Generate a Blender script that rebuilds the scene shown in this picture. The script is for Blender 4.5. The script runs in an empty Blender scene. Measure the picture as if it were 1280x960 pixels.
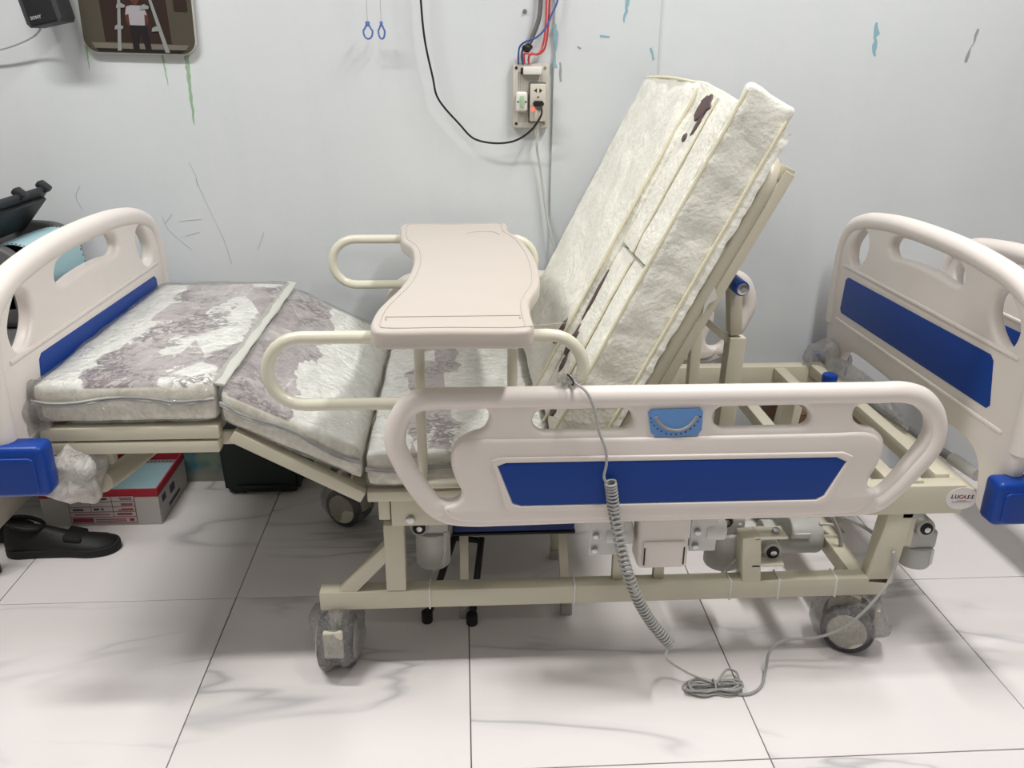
import bpy, bmesh, math, random
from mathutils import Vector, Matrix, noise
random.seed(7)
S = bpy.context.scene
COL = S.collection
V = Vector
# ------------------------------------------------------------------ camera
F_PX, PITCH, YAW, ROLL, CAM_H = 1060.5, .3678, .0609, .0080, 1.3109
_cy, _sy, _cp, _sp = math.cos(YAW), math.sin(YAW), math.cos(PITCH), math.sin(PITCH)
FW = V((_sy*_cp, _cy*_cp, -_sp)); _r0 = V((_cy, -_sy, 0)); _u0 = _r0.cross(FW)
RT = _r0*math.cos(ROLL) + _u0*math.sin(ROLL)
UP = _u0*math.cos(ROLL) - _r0*math.sin(ROLL)
CAM = V((0, 0, CAM_H))
cam = bpy.data.objects.new('camera', bpy.data.cameras.new('camera'))
COL.objects.link(cam)
cam.data.sensor_fit = 'HORIZONTAL'; cam.data.sensor_width = 36
cam.data.lens = F_PX/1280*36
cam.data.clip_start = .02
cam.matrix_world = Matrix(((RT.x, UP.x, -FW.x, CAM.x), (RT.y, UP.y, -FW.y, CAM.y),
                           (RT.z, UP.z, -FW.z, CAM.z), (0, 0, 0, 1)))
S.camera = cam

def at(u, v, X=None, Y=None, Z=None):
    """point of the photo's pixel (u, v) on the plane X=, Y= or Z="""
    d = RT*((u-640)/F_PX) - UP*((v-480)/F_PX) + FW
    t = (X-CAM.x)/d.x if X is not None else (Y-CAM.y)/d.y if Y is not None else (Z-CAM.z)/d.z
    return CAM + d*t

# ------------------------------------------------------------------ light
w = bpy.data.worlds.new('room_light'); S.world = w; w.use_nodes = True
w.node_tree.nodes['Background'].inputs[0].default_value = (1, .98, .96, 1)
w.node_tree.nodes['Background'].inputs[1].default_value = .05
def area(name, loc, sx, sy, power, aim, col=(1, .98, .95)):
    l = bpy.data.lights.new(name, 'AREA'); l.shape = 'RECTANGLE'; l.size = sx; l.size_y = sy
    l.energy = power; l.color = col
    o = bpy.data.objects.new(name, l); COL.objects.link(o); o.location = loc
    o.rotation_euler = (V(aim)-V(loc)).to_track_quat('-Z', 'Y').to_euler()
    return o
area('ceiling_tube_and_fill_light', (-1.35, 1.30, 2.98), 1.2, .16, 46, (-1.35, 1.30, 0))
area('ceiling_tube_and_fill_light', (1.10, 1.30, 2.98), 1.2, .16, 49, (1.05, 1.30, 0))
area('ceiling_tube_and_fill_light', (.2, -1.3, 2.98), 1.2, .16, 11, (.2, -1.3, 0))  # added fill lamp behind the camera, brightens the front faces and floor
S.view_settings.view_transform = 'Standard'
S.view_settings.look = 'None'
S.view_settings.exposure = 0.09
S.view_settings.gamma = 1.0
S.view_settings.use_curve_mapping = False

# ------------------------------------------------------------------ materials
def srgb(r, g, b):
    f = lambda c: (c/255/12.92) if c/255 <= .04045 else ((c/255+.055)/1.055)**2.4
    return (f(r), f(g), f(b), 1)
class NT:
    def __init__(s, name):
        s.m = bpy.data.materials.new(name); s.m.use_nodes = True
        s.t = s.m.node_tree; s.t.nodes.clear()
        s.out = s.n('ShaderNodeOutputMaterial')
    def n(s, typ, **k):
        nd = s.t.nodes.new(typ)
        for a, b in k.items(): setattr(nd, a, b)
        return nd
    def l(s, a, b): s.t.links.new(a, b)
    def val(s, sock, v):
        if hasattr(v, 'is_output') or isinstance(v, bpy.types.NodeSocket): s.l(v, sock)
        else: sock.default_value = v
    def pos(s, scale=(1, 1, 1), rot=(0, 0, 0), coord='pos', loc=(0, 0, 0)):
        if coord == 'pos': o = s.n('ShaderNodeNewGeometry').outputs['Position']
        else: o = s.n('ShaderNodeTexCoord').outputs['Object']
        mp = s.n('ShaderNodeMapping'); s.l(o, mp.inputs[0])
        mp.inputs['Scale'].default_value = scale; mp.inputs['Rotation'].default_value = rot
        mp.inputs['Location'].default_value = loc
        return mp.outputs[0]
    def noise(s, vec, sc=5, det=3, rough=.5, dist=0):
        nd = s.n('ShaderNodeTexNoise'); s.l(vec, nd.inputs['Vector'])
        nd.inputs['Scale'].default_value = sc; nd.inputs['Detail'].default_value = det
        nd.inputs['Roughness'].default_value = rough; nd.inputs['Distortion'].default_value = dist
        return nd.outputs['Fac']
    def ramp(s, fac, stops, interp='LINEAR'):
        nd = s.n('ShaderNodeValToRGB'); s.l(fac, nd.inputs[0]); e = nd.color_ramp.elements
        nd.color_ramp.interpolation = interp
        while len(e) < len(stops): e.new(.5)
        for i, (p, c) in enumerate(stops):
            e[i].position = p
            e[i].color = c if isinstance(c, tuple) else (c, c, c, 1)
        return nd.outputs[0]
    def math(s, op, a, b=0.0, clamp=False):
        nd = s.n('ShaderNodeMath', operation=op); nd.use_clamp = clamp
        s.val(nd.inputs[0], a); s.val(nd.inputs[1], b); return nd.outputs[0]
    def mix(s, fac, a, b):
        nd = s.n('ShaderNodeMix', data_type='RGBA')
        s.val(nd.inputs[0], fac); s.val(nd.inputs[6], a); s.val(nd.inputs[7], b); return nd.outputs[2]
    def bump(s, h, strength=.2, dist=.01):
        nd = s.n('ShaderNodeBump'); s.l(h, nd.inputs['Height'])
        nd.inputs['Strength'].default_value = strength; nd.inputs['Distance'].default_value = dist
        return nd.outputs[0]
    def bsdf(s, col, rough=.5, metal=0.0, normal=None, spec=.5, **k):
        b = s.n('ShaderNodeBsdfPrincipled')
        s.val(b.inputs['Base Color'], col); s.val(b.inputs['Roughness'], rough)
        s.val(b.inputs['Metallic'], metal); b.inputs['Specular IOR Level'].default_value = spec
        if normal is not None: s.l(normal, b.inputs['Normal'])
        for a, v in k.items(): s.val(b.inputs[a.replace('_', ' ')], v)
        return b.outputs[0]
    def done(s, sh): s.l(sh, s.out.inputs[0]); return s.m
M = {}
def simple(key, rgb, rough=.5, metal=0.0, bump=0, bsc=60, var=.06, spec=.5):
    t = NT(key); p = t.pos(coord='obj')
    c = srgb(*rgb); n = t.noise(p, 9, 3)
    d = tuple(x*(1-var) for x in c[:3])+(1,)
    col = t.mix(n, c, d)
    nm = t.bump(t.noise(p, bsc, 3), bump, .003) if bump else None
    M[key] = t.done(t.bsdf(col, rough, metal, nm, spec)); return M[key]
simple('white_plastic', (232, 224, 218), .38, bump=.04, bsc=300)
simple('tray_plastic', (200, 191, 182), .45, bump=.03, bsc=300)
simple('cream_metal', (206, 200, 180), .38, var=.08)
simple('cream_tube', (222, 218, 200), .25, var=.04)
simple('blue_panel', (26, 66, 148), .4, var=.05, spec=.2)
simple('blue_plastic', (18, 62, 148), .35, bump=.05, bsc=200, spec=.3)
simple('gauge_blue', (98, 146, 208), .4)
simple('gauge_grey', (150, 150, 150), .4)
simple('motor_grey', (186, 186, 182), .45)
simple('motor_white', (214, 214, 210), .45)
simple('steel', (190, 190, 190), .25, metal=1)
simple('rod_grey', (150, 152, 150), .35, metal=.5)
simple('black_plastic', (20, 21, 22), .45)
simple('black_rubber', (28, 28, 30), .7)
simple('tyre', (66, 68, 76), .7, bump=.2)
simple('cord_grey', (172, 172, 170), .5)
simple('cord_light', (190, 190, 186), .5)
simple('cable_black', (18, 18, 20), .5)
simple('cable_red', (200, 70, 72), .5)
simple('cable_blue', (50, 80, 150), .5)
simple('printer_dark', (92, 92, 92), .55)
simple('printer_lid', (30, 32, 36), .5)
simple('paper_blue', (164, 198, 206), .8)
simple('paper_white', (226, 224, 218), .8)
simple('carton_white', (196, 192, 188), .8)
simple('carton_red', (172, 36, 52), .7)
simple('print_red', (150, 50, 60), .8)
simple('print_ink', (70, 70, 96), .8)
simple('bin_green', (18, 34, 30), .5)
simple('desk_beige', (196, 190, 176), .6)
simple('stool_blue', (40, 62, 130), .5)
simple('shoe_black', (16, 16, 17), .6, bump=.1)
simple('speaker_side', (62, 62, 66), .5)
simple('speaker_front', (18, 19, 22), .8, bump=.2, bsc=500)
simple('logo_silver', (170, 172, 176), .4)
simple('board_plastic', (196, 192, 182), .5)
simple('outlet_plastic', (205, 198, 184), .45)
simple('switch_white', (228, 226, 220), .4)
simple('switch_green', (160, 196, 160), .35)
simple('ring_blue', (92, 116, 178), .4)
simple('string', (176, 176, 172), .7)
simple('pic_dark', (52, 38, 34), .35, var=.25)
simple('pic_olive', (78, 73, 62), .35, var=.15)
simple('pic_floor', (112, 106, 96), .35)
simple('pic_silver', (138, 140, 138), .35)
simple('pic_shirt', (158, 154, 160), .35)
simple('pic_skin', (88, 50, 42), .35)
simple('pic_trouser', (32, 28, 32), .35)
simple('pic_edge', (190, 186, 180), .4)
simple('drip_green', (146, 178, 146), .7)
simple('chip_blue', (140, 176, 190), .7)
simple('chip_grey', (150, 156, 156), .8)
simple('pencil', (186, 190, 193), .9)
simple('label_white', (225, 225, 222), .6)
simple('ink_black', (25, 25, 28), .6)
simple('ink_red', (160, 70, 70), .6)
simple('foam_brown', (120, 92, 74), .9)
simple('sticker', (226, 220, 218), .5)
def lamp_mat():
    t = NT('neon_indicator'); e = t.n('ShaderNodeEmission'); e.inputs[0].default_value = (1, .12, .08, 1); e.inputs[1].default_value = 2.2
    M['neon'] = t.done(e.outputs[0])
lamp_mat()
def wall_mat():
    t = NT('painted_wall'); p = t.pos()
    n1 = t.noise(p, 1.6, 4, .55); n2 = t.noise(t.pos((3, 3, .7)), 3, 4)
    c = t.mix(n1, srgb(214, 217, 219), srgb(206, 211, 214))
    c = t.mix(t.ramp(n2, [(.5, 0.0), (.8, .3)]), c, srgb(196, 204, 206))
    # dark specks and scuffs
    sp = t.noise(p, 34, 2, .5)
    c = t.mix(t.ramp(sp, [(.79, 0.0), (.83, .35)]), c, srgb(150, 156, 158))
    # old teal paint showing through at the foot of the wall
    z = t.n('ShaderNodeSeparateXYZ'); t.l(t.pos(), z.inputs[0])
    zz = t.math('ADD', z.outputs[2], t.math('MULTIPLY', t.noise(p, 9, 4), .10))
    base = t.ramp(zz, [(.26, 1.0), (.34, 0.0)])
    teal = t.mix(t.ramp(t.noise(p, 14, 4), [(.4, 0.0), (.62, 1.0)]), srgb(70, 122, 136), srgb(136, 150, 132))
    teal = t.mix(t.ramp(zz, [(.07, 1.0), (.11, 0.0)]), teal, srgb(150, 148, 138))
    base = t.math('MULTIPLY', base, t.ramp(t.math('ADD', t.math('MULTIPLY', z.outputs[0], .5), .5), [(.36, 1.0), (.44, 0.0)]))
    c = t.mix(base, c, teal)
    h = t.math('ADD', t.noise(p, 5, 5, .55), t.math('MULTIPLY', t.noise(p, 60, 3), .12))
    M['wall'] = t.done(t.bsdf(c, .6, 0.0, t.bump(h, .12, .02), .3))
wall_mat()
def tile_mat():
    t = NT('marble_tile')
    oi = t.n('ShaderNodeObjectInfo').outputs['Random']
    add = t.n('ShaderNodeVectorMath', operation='ADD'); t.l(t.pos(coord='obj'), add.inputs[0])
    cmb = t.n('ShaderNodeCombineXYZ'); k = t.math('MULTIPLY', oi, 37.0)
    t.l(k, cmb.inputs[0]); t.l(t.math('MULTIPLY', oi, 91.0), cmb.inputs[1]); t.l(cmb.outputs[0], add.inputs[1])
    mp = t.n('ShaderNodeMapping'); t.l(add.outputs[0], mp.inputs[0])
    mp.inputs['Rotation'].default_value = (0, 0, .75); mp.inputs['Scale'].default_value = (.55, 1.7, 1)
    v = mp.outputs[0]
    n = t.noise(v, 1.5, 4, .5, .5)
    a = t.math('ABSOLUTE', t.math('SUBTRACT', n, .5))
    vein = t.ramp(a, [(0.0, 1.0), (.007, .5), (.016, .0)])
    gate = t.ramp(t.noise(v, 2.1, 2), [(.45, 0.0), (.6, 1.0)])
    wide = t.ramp(a, [(0.0, .22), (.05, 0.0)])
    c = t.mix(t.math('MULTIPLY', wide, gate), srgb(240, 235, 234), srgb(186, 188, 192))
    c = t.mix(t.math('MULTIPLY', t.math('MULTIPLY', vein, gate), .6), c, srgb(168, 170, 174))
    M['tile'] = t.done(t.bsdf(c, .16, 0.0, None, .5))
tile_mat()
simple('room_wall', (150, 147, 140), .7)
simple('joint_film', (196, 196, 188), .4)
simple('grout', (96, 88, 84), .9)
def fabric_mat():
    # cream cover with mauve printed patches in bands along the bed
    t = NT('printed_mattress_cover'); p = t.pos()
    sx = t.n('ShaderNodeSeparateXYZ'); t.l(p, sx.inputs[0])
    x = t.math('ADD', sx.outputs[0], t.math('MULTIPLY', t.math('SUBTRACT', t.noise(p, 7, 3), .5), .16))
    u = t.math('ADD', x, .9)                     # 0 .. 1 along the bed
    band = t.ramp(u, [(.13, 0.0), (.17, .70), (.25, .70), (.28, .42), (.39, .42), (.42, .75), (.52, .85), (.57, 0.0), (.76, 0.0), (.79, .7), (.86, .7), (.9, 0.0)])
    vo = t.n('ShaderNodeTexVoronoi'); t.l(t.pos((10, 6.5, 8), (0, 0, .5)), vo.inputs['Vector']); vo.inputs['Scale'].default_value = 1.0
    vo2 = t.n('ShaderNodeTexVoronoi'); t.l(t.pos((10, 6.5, 8), (0, 0, .5)), vo2.inputs['Vector']); vo2.feature = 'DISTANCE_TO_EDGE'; vo2.inputs['Scale'].default_value = 1.0
    rnd = t.n('ShaderNodeSeparateColor'); t.l(vo.outputs['Color'], rnd.inputs[0])
    thr = t.math('MULTIPLY', band, 1.0)
    patch = t.math('LESS_THAN', t.math('ADD', t.math('MULTIPLY', rnd.outputs[0], .62), t.math('MULTIPLY', t.noise(p, 40, 5, .75), .42)), thr)
    line = t.ramp(vo2.outputs['Distance'], [(.0, .35), (.015, 1.0)])
    mauve = t.mix(rnd.outputs[1], srgb(206, 198, 197), srgb(172, 161, 163))
    mauve = t.mix(t.ramp(t.noise(p, 55, 4, .7), [(.56, 0.0), (.6, .45)]), mauve, srgb(120, 106, 108))
    cream = t.mix(t.noise(p, 8, 3), srgb(248, 248, 243), srgb(238, 239, 232))
    sk = t.math('ABSOLUTE', t.math('SUBTRACT', t.noise(p, 38, 3, .5, .8), .5))
    sk = t.math('MULTIPLY', t.ramp(sk, [(.04, 1.0), (.08, 0.0)]), t.ramp(t.noise(p, 9, 2), [(.52, 0.0), (.58, 1.0)]))
    sk = t.math('MULTIPLY', sk, t.ramp(band, [(.3, 0.0), (.42, .8)]))
    c = t.mix(t.math('MULTIPLY', patch, t.math('ADD', t.math('MULTIPLY', line, .6), .4)), cream, mauve)
    c = t.mix(sk, c, srgb(104, 92, 96))
    # sides of the cushions: quilted plush, plain
    ny = t.n('ShaderNodeSeparateXYZ'); t.l(t.n('ShaderNodeNewGeometry').outputs['Normal'], ny.inputs[0])
    top = t.ramp(ny.outputs[2], [(.45, 0.0), (.6, 1.0)])
    plush = t.mix(t.ramp(t.noise(p, 40, 5, .7), [(.4, 0.0), (.62, 1.0)]), srgb(253, 249, 238), srgb(230, 224, 208))
    c = t.mix(top, plush, c)
    M['fabric'] = t.done(t.bsdf(c, .85, 0.0, t.bump(t.noise(p, 45, 4, .6), .15, .004), .2, Sheen_Weight=.2))
fabric_mat()
def nonwoven_mat():
    t = NT('nonwoven_dust_cover'); p = t.pos()
    c = t.mix(t.noise(p, 26, 5, .7), srgb(250, 249, 240), srgb(228, 227, 216))
    c = t.mix(t.ramp(t.noise(p, 90, 4, .7), [(.5, 0.0), (.75, .5)]), c, srgb(206, 206, 192))
    h = t.math('ADD', t.noise(t.pos((1, 1, 1), (0, .5, .3)), 6, 5, .55, .5), t.math('MULTIPLY', t.noise(p, 110, 3), .1))
    M['nonwoven'] = t.done(t.bsdf(c, .8, 0.0, t.bump(h, .55, .03), .25))
nonwoven_mat()
simple('stain_print', (112, 92, 92), .9, var=.5)
simple('seam_cream', (228, 222, 194), .8)
simple('zip_grey', (178, 178, 176), .5)
def wrap_mat(key, alpha, tint, rough=.12, bsc=28, bs=.9, bd=.02):
    t = NT(key); p = t.pos()
    h = t.math('ADD', t.noise(t.pos((1, .5, 1), (0, .2, .5)), bsc, 5, .65, 1.5), t.math('MULTIPLY', t.noise(p, bsc*3, 3), .3))
    nm = t.bump(h, bs, bd)
    b = t.bsdf(tint, .6, 0.0, nm, .1)
    tr = t.n('ShaderNodeBsdfTransparent')
    mx = t.n('ShaderNodeMixShader')
    fac = t.math('MULTIPLY', t.ramp(h, [(.4, alpha*.55), (.75, min(1, alpha*1.5))]), t.ramp(t.noise(p, 5, 3), [(.35, .5), (.65, 1.0)]), True)
    t.l(fac, mx.inputs[0]); t.l(tr.outputs[0], mx.inputs[1]); t.l(b, mx.inputs[2])
    fz = t.n('ShaderNodeFresnel'); fz.inputs[0].default_value = 1.45; t.l(nm, fz.inputs[1])
    gl = t.n('ShaderNodeBsdfGlossy'); gl.inputs['Roughness'].default_value = rough; t.l(nm, gl.inputs['Normal'])
    m2 = t.n('ShaderNodeMixShader'); t.l(t.math('MINIMUM', fz.outputs[0], .5), m2.inputs[0]); t.l(mx.outputs[0], m2.inputs[1]); t.l(gl.outputs[0], m2.inputs[2])
    M[key] = t.done(m2.outputs[0])
wrap_mat('clear_wrap', .15, srgb(238, 240, 236), .10, 18, .9, .03)
wrap_mat('bubble_wrap', .30, srgb(226, 222, 220), .15, 80)
wrap_mat('milky_wrap', .8, srgb(232, 228, 222), .3, 22)

# ------------------------------------------------------------------ mesh helpers
WL = {}                                     # world position of every object's origin
def mk(name, bm, mat, parent=None, sharp=40, kind=None):
    """link the bmesh (in world coordinates) as ONE object, its origin at its middle"""
    lo = V((1e9,)*3); hi = V((-1e9,)*3)
    for v in bm.verts:
        for i in range(3): lo[i] = min(lo[i], v.co[i]); hi[i] = max(hi[i], v.co[i])
    c = (lo+hi)/2
    if parent is None: c.z = lo.z
    for v in bm.verts: v.co -= c
    bmesh.ops.recalc_face_normals(bm, faces=bm.faces)
    me = bpy.data.meshes.new(name); bm.to_mesh(me); bm.free()
    for pl in me.polygons: pl.use_smooth = True
    me.set_sharp_from_angle(angle=math.radians(sharp))
    me.materials.append(M[mat] if isinstance(mat, str) else mat)
    o = bpy.data.objects.new(name, me); COL.objects.link(o)
    if parent is not None:
        o.parent = parent; o.location = c-WL[parent.name]
    else: o.location = c
    WL[o.name] = c.copy()
    if kind: o['kind'] = kind
    return o
def empty(name, loc, label, cat, group=None):
    o = bpy.data.objects.new(name, None); COL.objects.link(o); o.location = loc
    o.empty_display_size = .05
    WL[o.name] = V(loc); return tag(o, label, cat, group)
def tag(o, label, cat, group=None):
    o['label'] = label; o['category'] = cat
    if group: o['group'] = group
    return o
def B(): return bmesh.new()
def merge(bm, other):
    me = bpy.data.meshes.new('tmp'); other.to_mesh(me); other.free(); bm.from_mesh(me); bpy.data.meshes.remove(me); return bm
def box(bm, x0, x1, y0, y1, z0, z1, bev=0.0, seg=2, mat=None):
    t = B(); bmesh.ops.create_cube(t, size=1)
    for v in t.verts:
        v.co = V((x0+(v.co.x+.5)*(x1-x0), y0+(v.co.y+.5)*(y1-y0), z0+(v.co.z+.5)*(z1-z0)))
    if bev: bmesh.ops.bevel(t, geom=t.edges[:], offset=bev, segments=seg, profile=.5, affect='EDGES')
    if mat is not None: t.transform(mat)
    return merge(bm, t)
def bar(bm, a, b, wdt, hgt, side=(0, 1, 0), bev=.003):
    """rectangular bar from a to b; wdt along 'side', hgt across"""
    a = V(a); b = V(b); d = (b-a); L = d.length; d.normalize()
    s = V(side); s = (s-d*s.dot(d)).normalized(); n = d.cross(s)
    m = Matrix(((d.x, s.x, n.x, a.x), (d.y, s.y, n.y, a.y), (d.z, s.z, n.z, a.z), (0, 0, 0, 1)))
    return box(bm, 0, L, -wdt/2, wdt/2, -hgt/2, hgt/2, bev, 2, m)
def catmull(pts, n=8, closed=False):
    P = [V(p) for p in pts]; out = []; N = len(P)
    rng = range(N) if closed else range(N-1)
    for i in rng:
        if closed: a, b, c, d = P[i-1], P[i], P[(i+1) % N], P[(i+2) % N]
        else: a, b, c, d = P[max(i-1, 0)], P[i], P[i+1], P[min(i+2, N-1)]
        # centripetal spacing keeps unequal spans from overshooting
        d1, d2, d3 = [max((q-p).length, 1e-6)**.5 for p, q in ((a, b), (b, c), (c, d))]
        if (b-a).length < 1e-6: d1 = d2
        if (d-c).length < 1e-6: d3 = d2
        m1 = (c-b)+(((b-a)/d1)-((c-a)/(d1+d2)))*d2
        m2 = (c-b)+(((d-c)/d3)-((d-b)/(d2+d3)))*d2
        for k in range(n):
            t = k/n; t2 = t*t; t3 = t2*t
            out.append(b*(2*t3-3*t2+1)+m1*(t3-2*t2+t)+c*(-2*t3+3*t2)+m2*(t3-t2))
    if not closed: out.append(P[-1])
    return out
def sweep(bm, pts, r, seg=10, closed=False, caps=True, sx=1.0):
    P = [V(p) for p in pts]; N = len(P); rings = []
    up = None
    for i in range(N):
        if closed: d = (P[(i+1) % N]-P[i-1])
        else: d = (P[min(i+1, N-1)]-P[max(i-1, 0)])
        d = d.normalized() if d.length > 1e-9 else V((1, 0, 0))
        if up is None:
            up = d.orthogonal().normalized()
        up = (up-d*up.dot(d)).normalized()
        s = d.cross(up); rr = r(i/(N-1)) if callable(r) else r
        rings.append([bm.verts.new(P[i]+(up*math.cos(a)+s*math.sin(a)*sx)*rr) for a in [2*math.pi*k/seg for k in range(seg)]])
    for i in range(N if closed else N-1):
        A, C = rings[i], rings[(i+1) % N]
        off = 0
        if closed and i == N-1:
            off = min(range(seg), key=lambda o: sum((A[k].co-C[(k+o) % seg].co).length for k in range(seg)))
        for k in range(seg):
            bm.faces.new((A[k], A[(k+1) % seg], C[(k+1+off) % seg], C[(k+off) % seg]))
    if caps and not closed:
        bm.faces.new(rings[0]); bm.faces.new(rings[-1][::-1])
    return bm
def cyl(bm, a, b, r, seg=24, bev=0.0, r2=None):
    a = V(a); b = V(b); d = (b-a).normalized(); L = (b-a).length; r2 = r if r2 is None else r2
    pts = [(0, 0)] if False else []
    prof = [(0, r), (L, r2)] if not bev else [(0, r-bev), (bev*.3, r-bev*.3), (bev, r), (L-bev, r2), (L-bev*.3, r2-bev*.3), (L, r2-bev)]
    u = d.orthogonal().normalized(); s = d.cross(u)
    rings = [[bm.verts.new(a+d*h+(u*math.cos(t)+s*math.sin(t))*q) for t in [2*math.pi*k/seg for k in range(seg)]] for h, q in prof]
    for A, C in zip(rings, rings[1:]):
        for k in range(seg): bm.faces.new((A[k], A[(k+1) % seg], C[(k+1) % seg], C[k]))
    bm.faces.new(rings[0][::-1]); bm.faces.new(rings[-1]); return bm
def plate(bm, outline, holes, thick, bev, m, res=3):
    """flat panel with holes and rounded edges; outline in 2-D, m places it"""
    cu = bpy.data.curves.new('tmp', 'CURVE'); cu.dimensions = '2D'; cu.fill_mode = 'BOTH'
    for ring in [outline]+list(holes):
        sp = cu.splines.new('POLY'); sp.points.add(len(ring)-1); sp.use_cyclic_u = True
        for q, p in zip(sp.points, ring): q.co = (p[0], p[1], 0, 1)
    cu.extrude = max(thick/2-bev, 0); cu.bevel_depth = bev; cu.bevel_resolution = res; cu.offset = -bev
    ob = bpy.data.objects.new('tmp', cu); COL.objects.link(ob)
    dg = bpy.context.evaluated_depsgraph_get(); me = bpy.data.meshes.new_from_object(ob.evaluated_get(dg))
    t = B(); t.from_mesh(me); bmesh.ops.remove_doubles(t, verts=t.verts[:], dist=1e-5)
    t.transform(m)
    bpy.data.objects.remove(ob); bpy.data.curves.remove(cu); bpy.data.meshes.remove(me)
    return merge(bm, t)
def sm(pts, n=6): return [tuple(p)[:2] for p in catmull([(a[0], a[1], 0) for a in pts], n, True)]
def rrect(w, h, r, n=6, cx=0, cy=0):
    out = []
    for (sx, sy, a0) in ((1, 1, 0), (-1, 1, 90), (-1, -1, 180), (1, -1, 270)):
        for k in range(n+1):
            a = math.radians(a0+90*k/n); out.append((cx+sx*(w/2-r)+r*math.cos(a), cy+sy*(h/2-r)+r*math.sin(a)))
    return out
def fr(o, x, y, z=None):
    """matrix with the given origin and axes"""
    x = V(x).normalized(); y = V(y).normalized(); z = x.cross(y) if z is None else V(z).normalized(); o = V(o)
    return Matrix(((x.x, y.x, z.x, o.x), (x.y, y.y, z.y, o.y), (x.z, y.z, z.z, o.z), (0, 0, 0, 1)))
XZ = lambda y: fr((0, y, 0), (1, 0, 0), (0, 0, 1))             # 2-D (x, z) -> plane Y = y, facing -Y
YZ = lambda x: fr((x, 0, 0), (0, 1, 0), (0, 0, 1))             # 2-D (y, z) -> plane X = x, facing +X
def cushion(bm, L, W, H, r, m, amp=.004, fr_=9, seed=0, nx=None, ny=None, nz=None, sag=0.0, ridge=0.0, cell=.022):
    """soft rounded block 0..L, 0..W, 0..H with gentle lumps"""
    c = cell
    nx = nx or max(3, int(L/c)); ny = ny or max(3, int(W/c)); nz = nz or max(4, int(H/c)+2)
    vm = {}
    def vert(i, j, k):
        if (i, j, k) in vm: return vm[i, j, k]
        p = V((L*i/nx, W*j/ny, H*k/nz))
        q = V((min(max(p.x, r), L-r), min(max(p.y, r), W-r), min(max(p.z, r), H-r)))
        d = p-q
        if d.length > 1e-9: p = q+d.normalized()*r
        nn = d.normalized() if d.length > 1e-9 else V((0, 0, 1))
        f = noise.fractal(V((p.x*fr_+seed*7, p.y*fr_, p.z*fr_)), .8, 2.1, 3)
        g = abs(noise.noise(V((p.x*fr_*1.7+p.y*fr_*.8+seed, p.y*fr_*.5, p.z*fr_*.8))))
        p = p+nn*(amp*f+ridge*(.3-g))
        if sag: p.z += sag*math.sin(math.pi*i/nx)*math.sin(math.pi*j/ny)*k/nz
        v = bm.verts.new(m @ p); vm[i, j, k] = v; return v
    def quad(a, b, c_, d): bm.faces.new((a, b, c_, d))
    for i in range(nx):
        for j in range(ny):
            for k in (0, nz): quad(vert(i, j, k), vert(i+1, j, k), vert(i+1, j+1, k), vert(i, j+1, k))
    for i in range(nx):
        for k in range(nz):
            for j in (0, ny): quad(vert(i, j, k), vert(i+1, j, k), vert(i+1, j, k+1), vert(i, j, k+1))
    for j in range(ny):
        for k in range(nz):
            for i in (0, nx): quad(vert(i, j, k), vert(i, j+1, k), vert(i, j+1, k+1), vert(i, j, k+1))
    return bm
def blob(bm, c, rx, ry, rz, amp=.25, f=4, seed=0, sub=4):
    """crumpled bag of wrap"""
    t = B(); bmesh.ops.create_icosphere(t, subdivisions=sub, radius=1)
    for v in t.verts:
        n = v.co.normalized()
        f_ = f*.55; g = noise.noise(n*f_+V((seed*3.1, seed, 0)))*1.1+.5+(.5-abs(noise.noise(n*f_*2.2+V((seed, 5, 2)))))*.35
        s = 1+amp*(g-.5)
        v.co = V(c)+V((n.x*rx*s, n.y*ry*s, n.z*rz*s))
    return merge(bm, t)
def textmesh(bm, s, size, m, bold=0.0, shear=0.0):
    cu = bpy.data.curves.new('tmp', 'FONT'); cu.body = s; cu.size = size; cu.align_x = 'CENTER'; cu.align_y = 'CENTER'
    cu.offset = bold; cu.shear = shear; cu.extrude = .0002; cu.resolution_u = 2
    ob = bpy.data.objects.new('tmp', cu); COL.objects.link(ob)
    dg = bpy.context.evaluated_depsgraph_get(); me = bpy.data.meshes.new_from_object(ob.evaluated_get(dg))
    t = B(); t.from_mesh(me); t.transform(m)
    bpy.data.objects.remove(ob); bpy.data.curves.remove(cu); bpy.data.meshes.remove(me)
    return merge(bm, t)
def copy_tree(o, parent=None):
    c = o.copy(); COL.objects.link(c); c.parent = parent
    for ch in list(o.children):
        copy_tree(ch, c)
    return c

# ================================================================== SETTING
WALL = 2.545
# floor: tiles 0.6 m with thin recessed joints
b = B(); box(b, -2.9, 3.3, -2.5, WALL+.05, -.06, -.004)
floor = mk('floor', b, 'grout'); floor['kind'] = 'structure'
TX0, TY1, TS = -.5955, 1.8861, .6
tile_me = None
for i in range(-4, 7):
    for j in range(-8, 2):
        x0, y0 = TX0+i*TS, TY1+j*TS
        y1 = min(y0+TS, WALL+.02)
        if y1-y0 < .03: continue
        g = .0012
        if tile_me is None or y1-y0 < TS-.01:
            b = B(); box(b, x0+g, x0+TS-g, y0+g, y1-g, -.012, 0, .0008, 1)
            o = mk('tile', b, 'tile', floor)
            if y1-y0 > TS-.01: tile_me = o.data
        else:
            o = bpy.data.objects.new('tile', tile_me); COL.objects.link(o); o.parent = floor
            o.location = V((x0+TS/2, (y0+y1)/2, -.006))-WL['floor']
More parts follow.
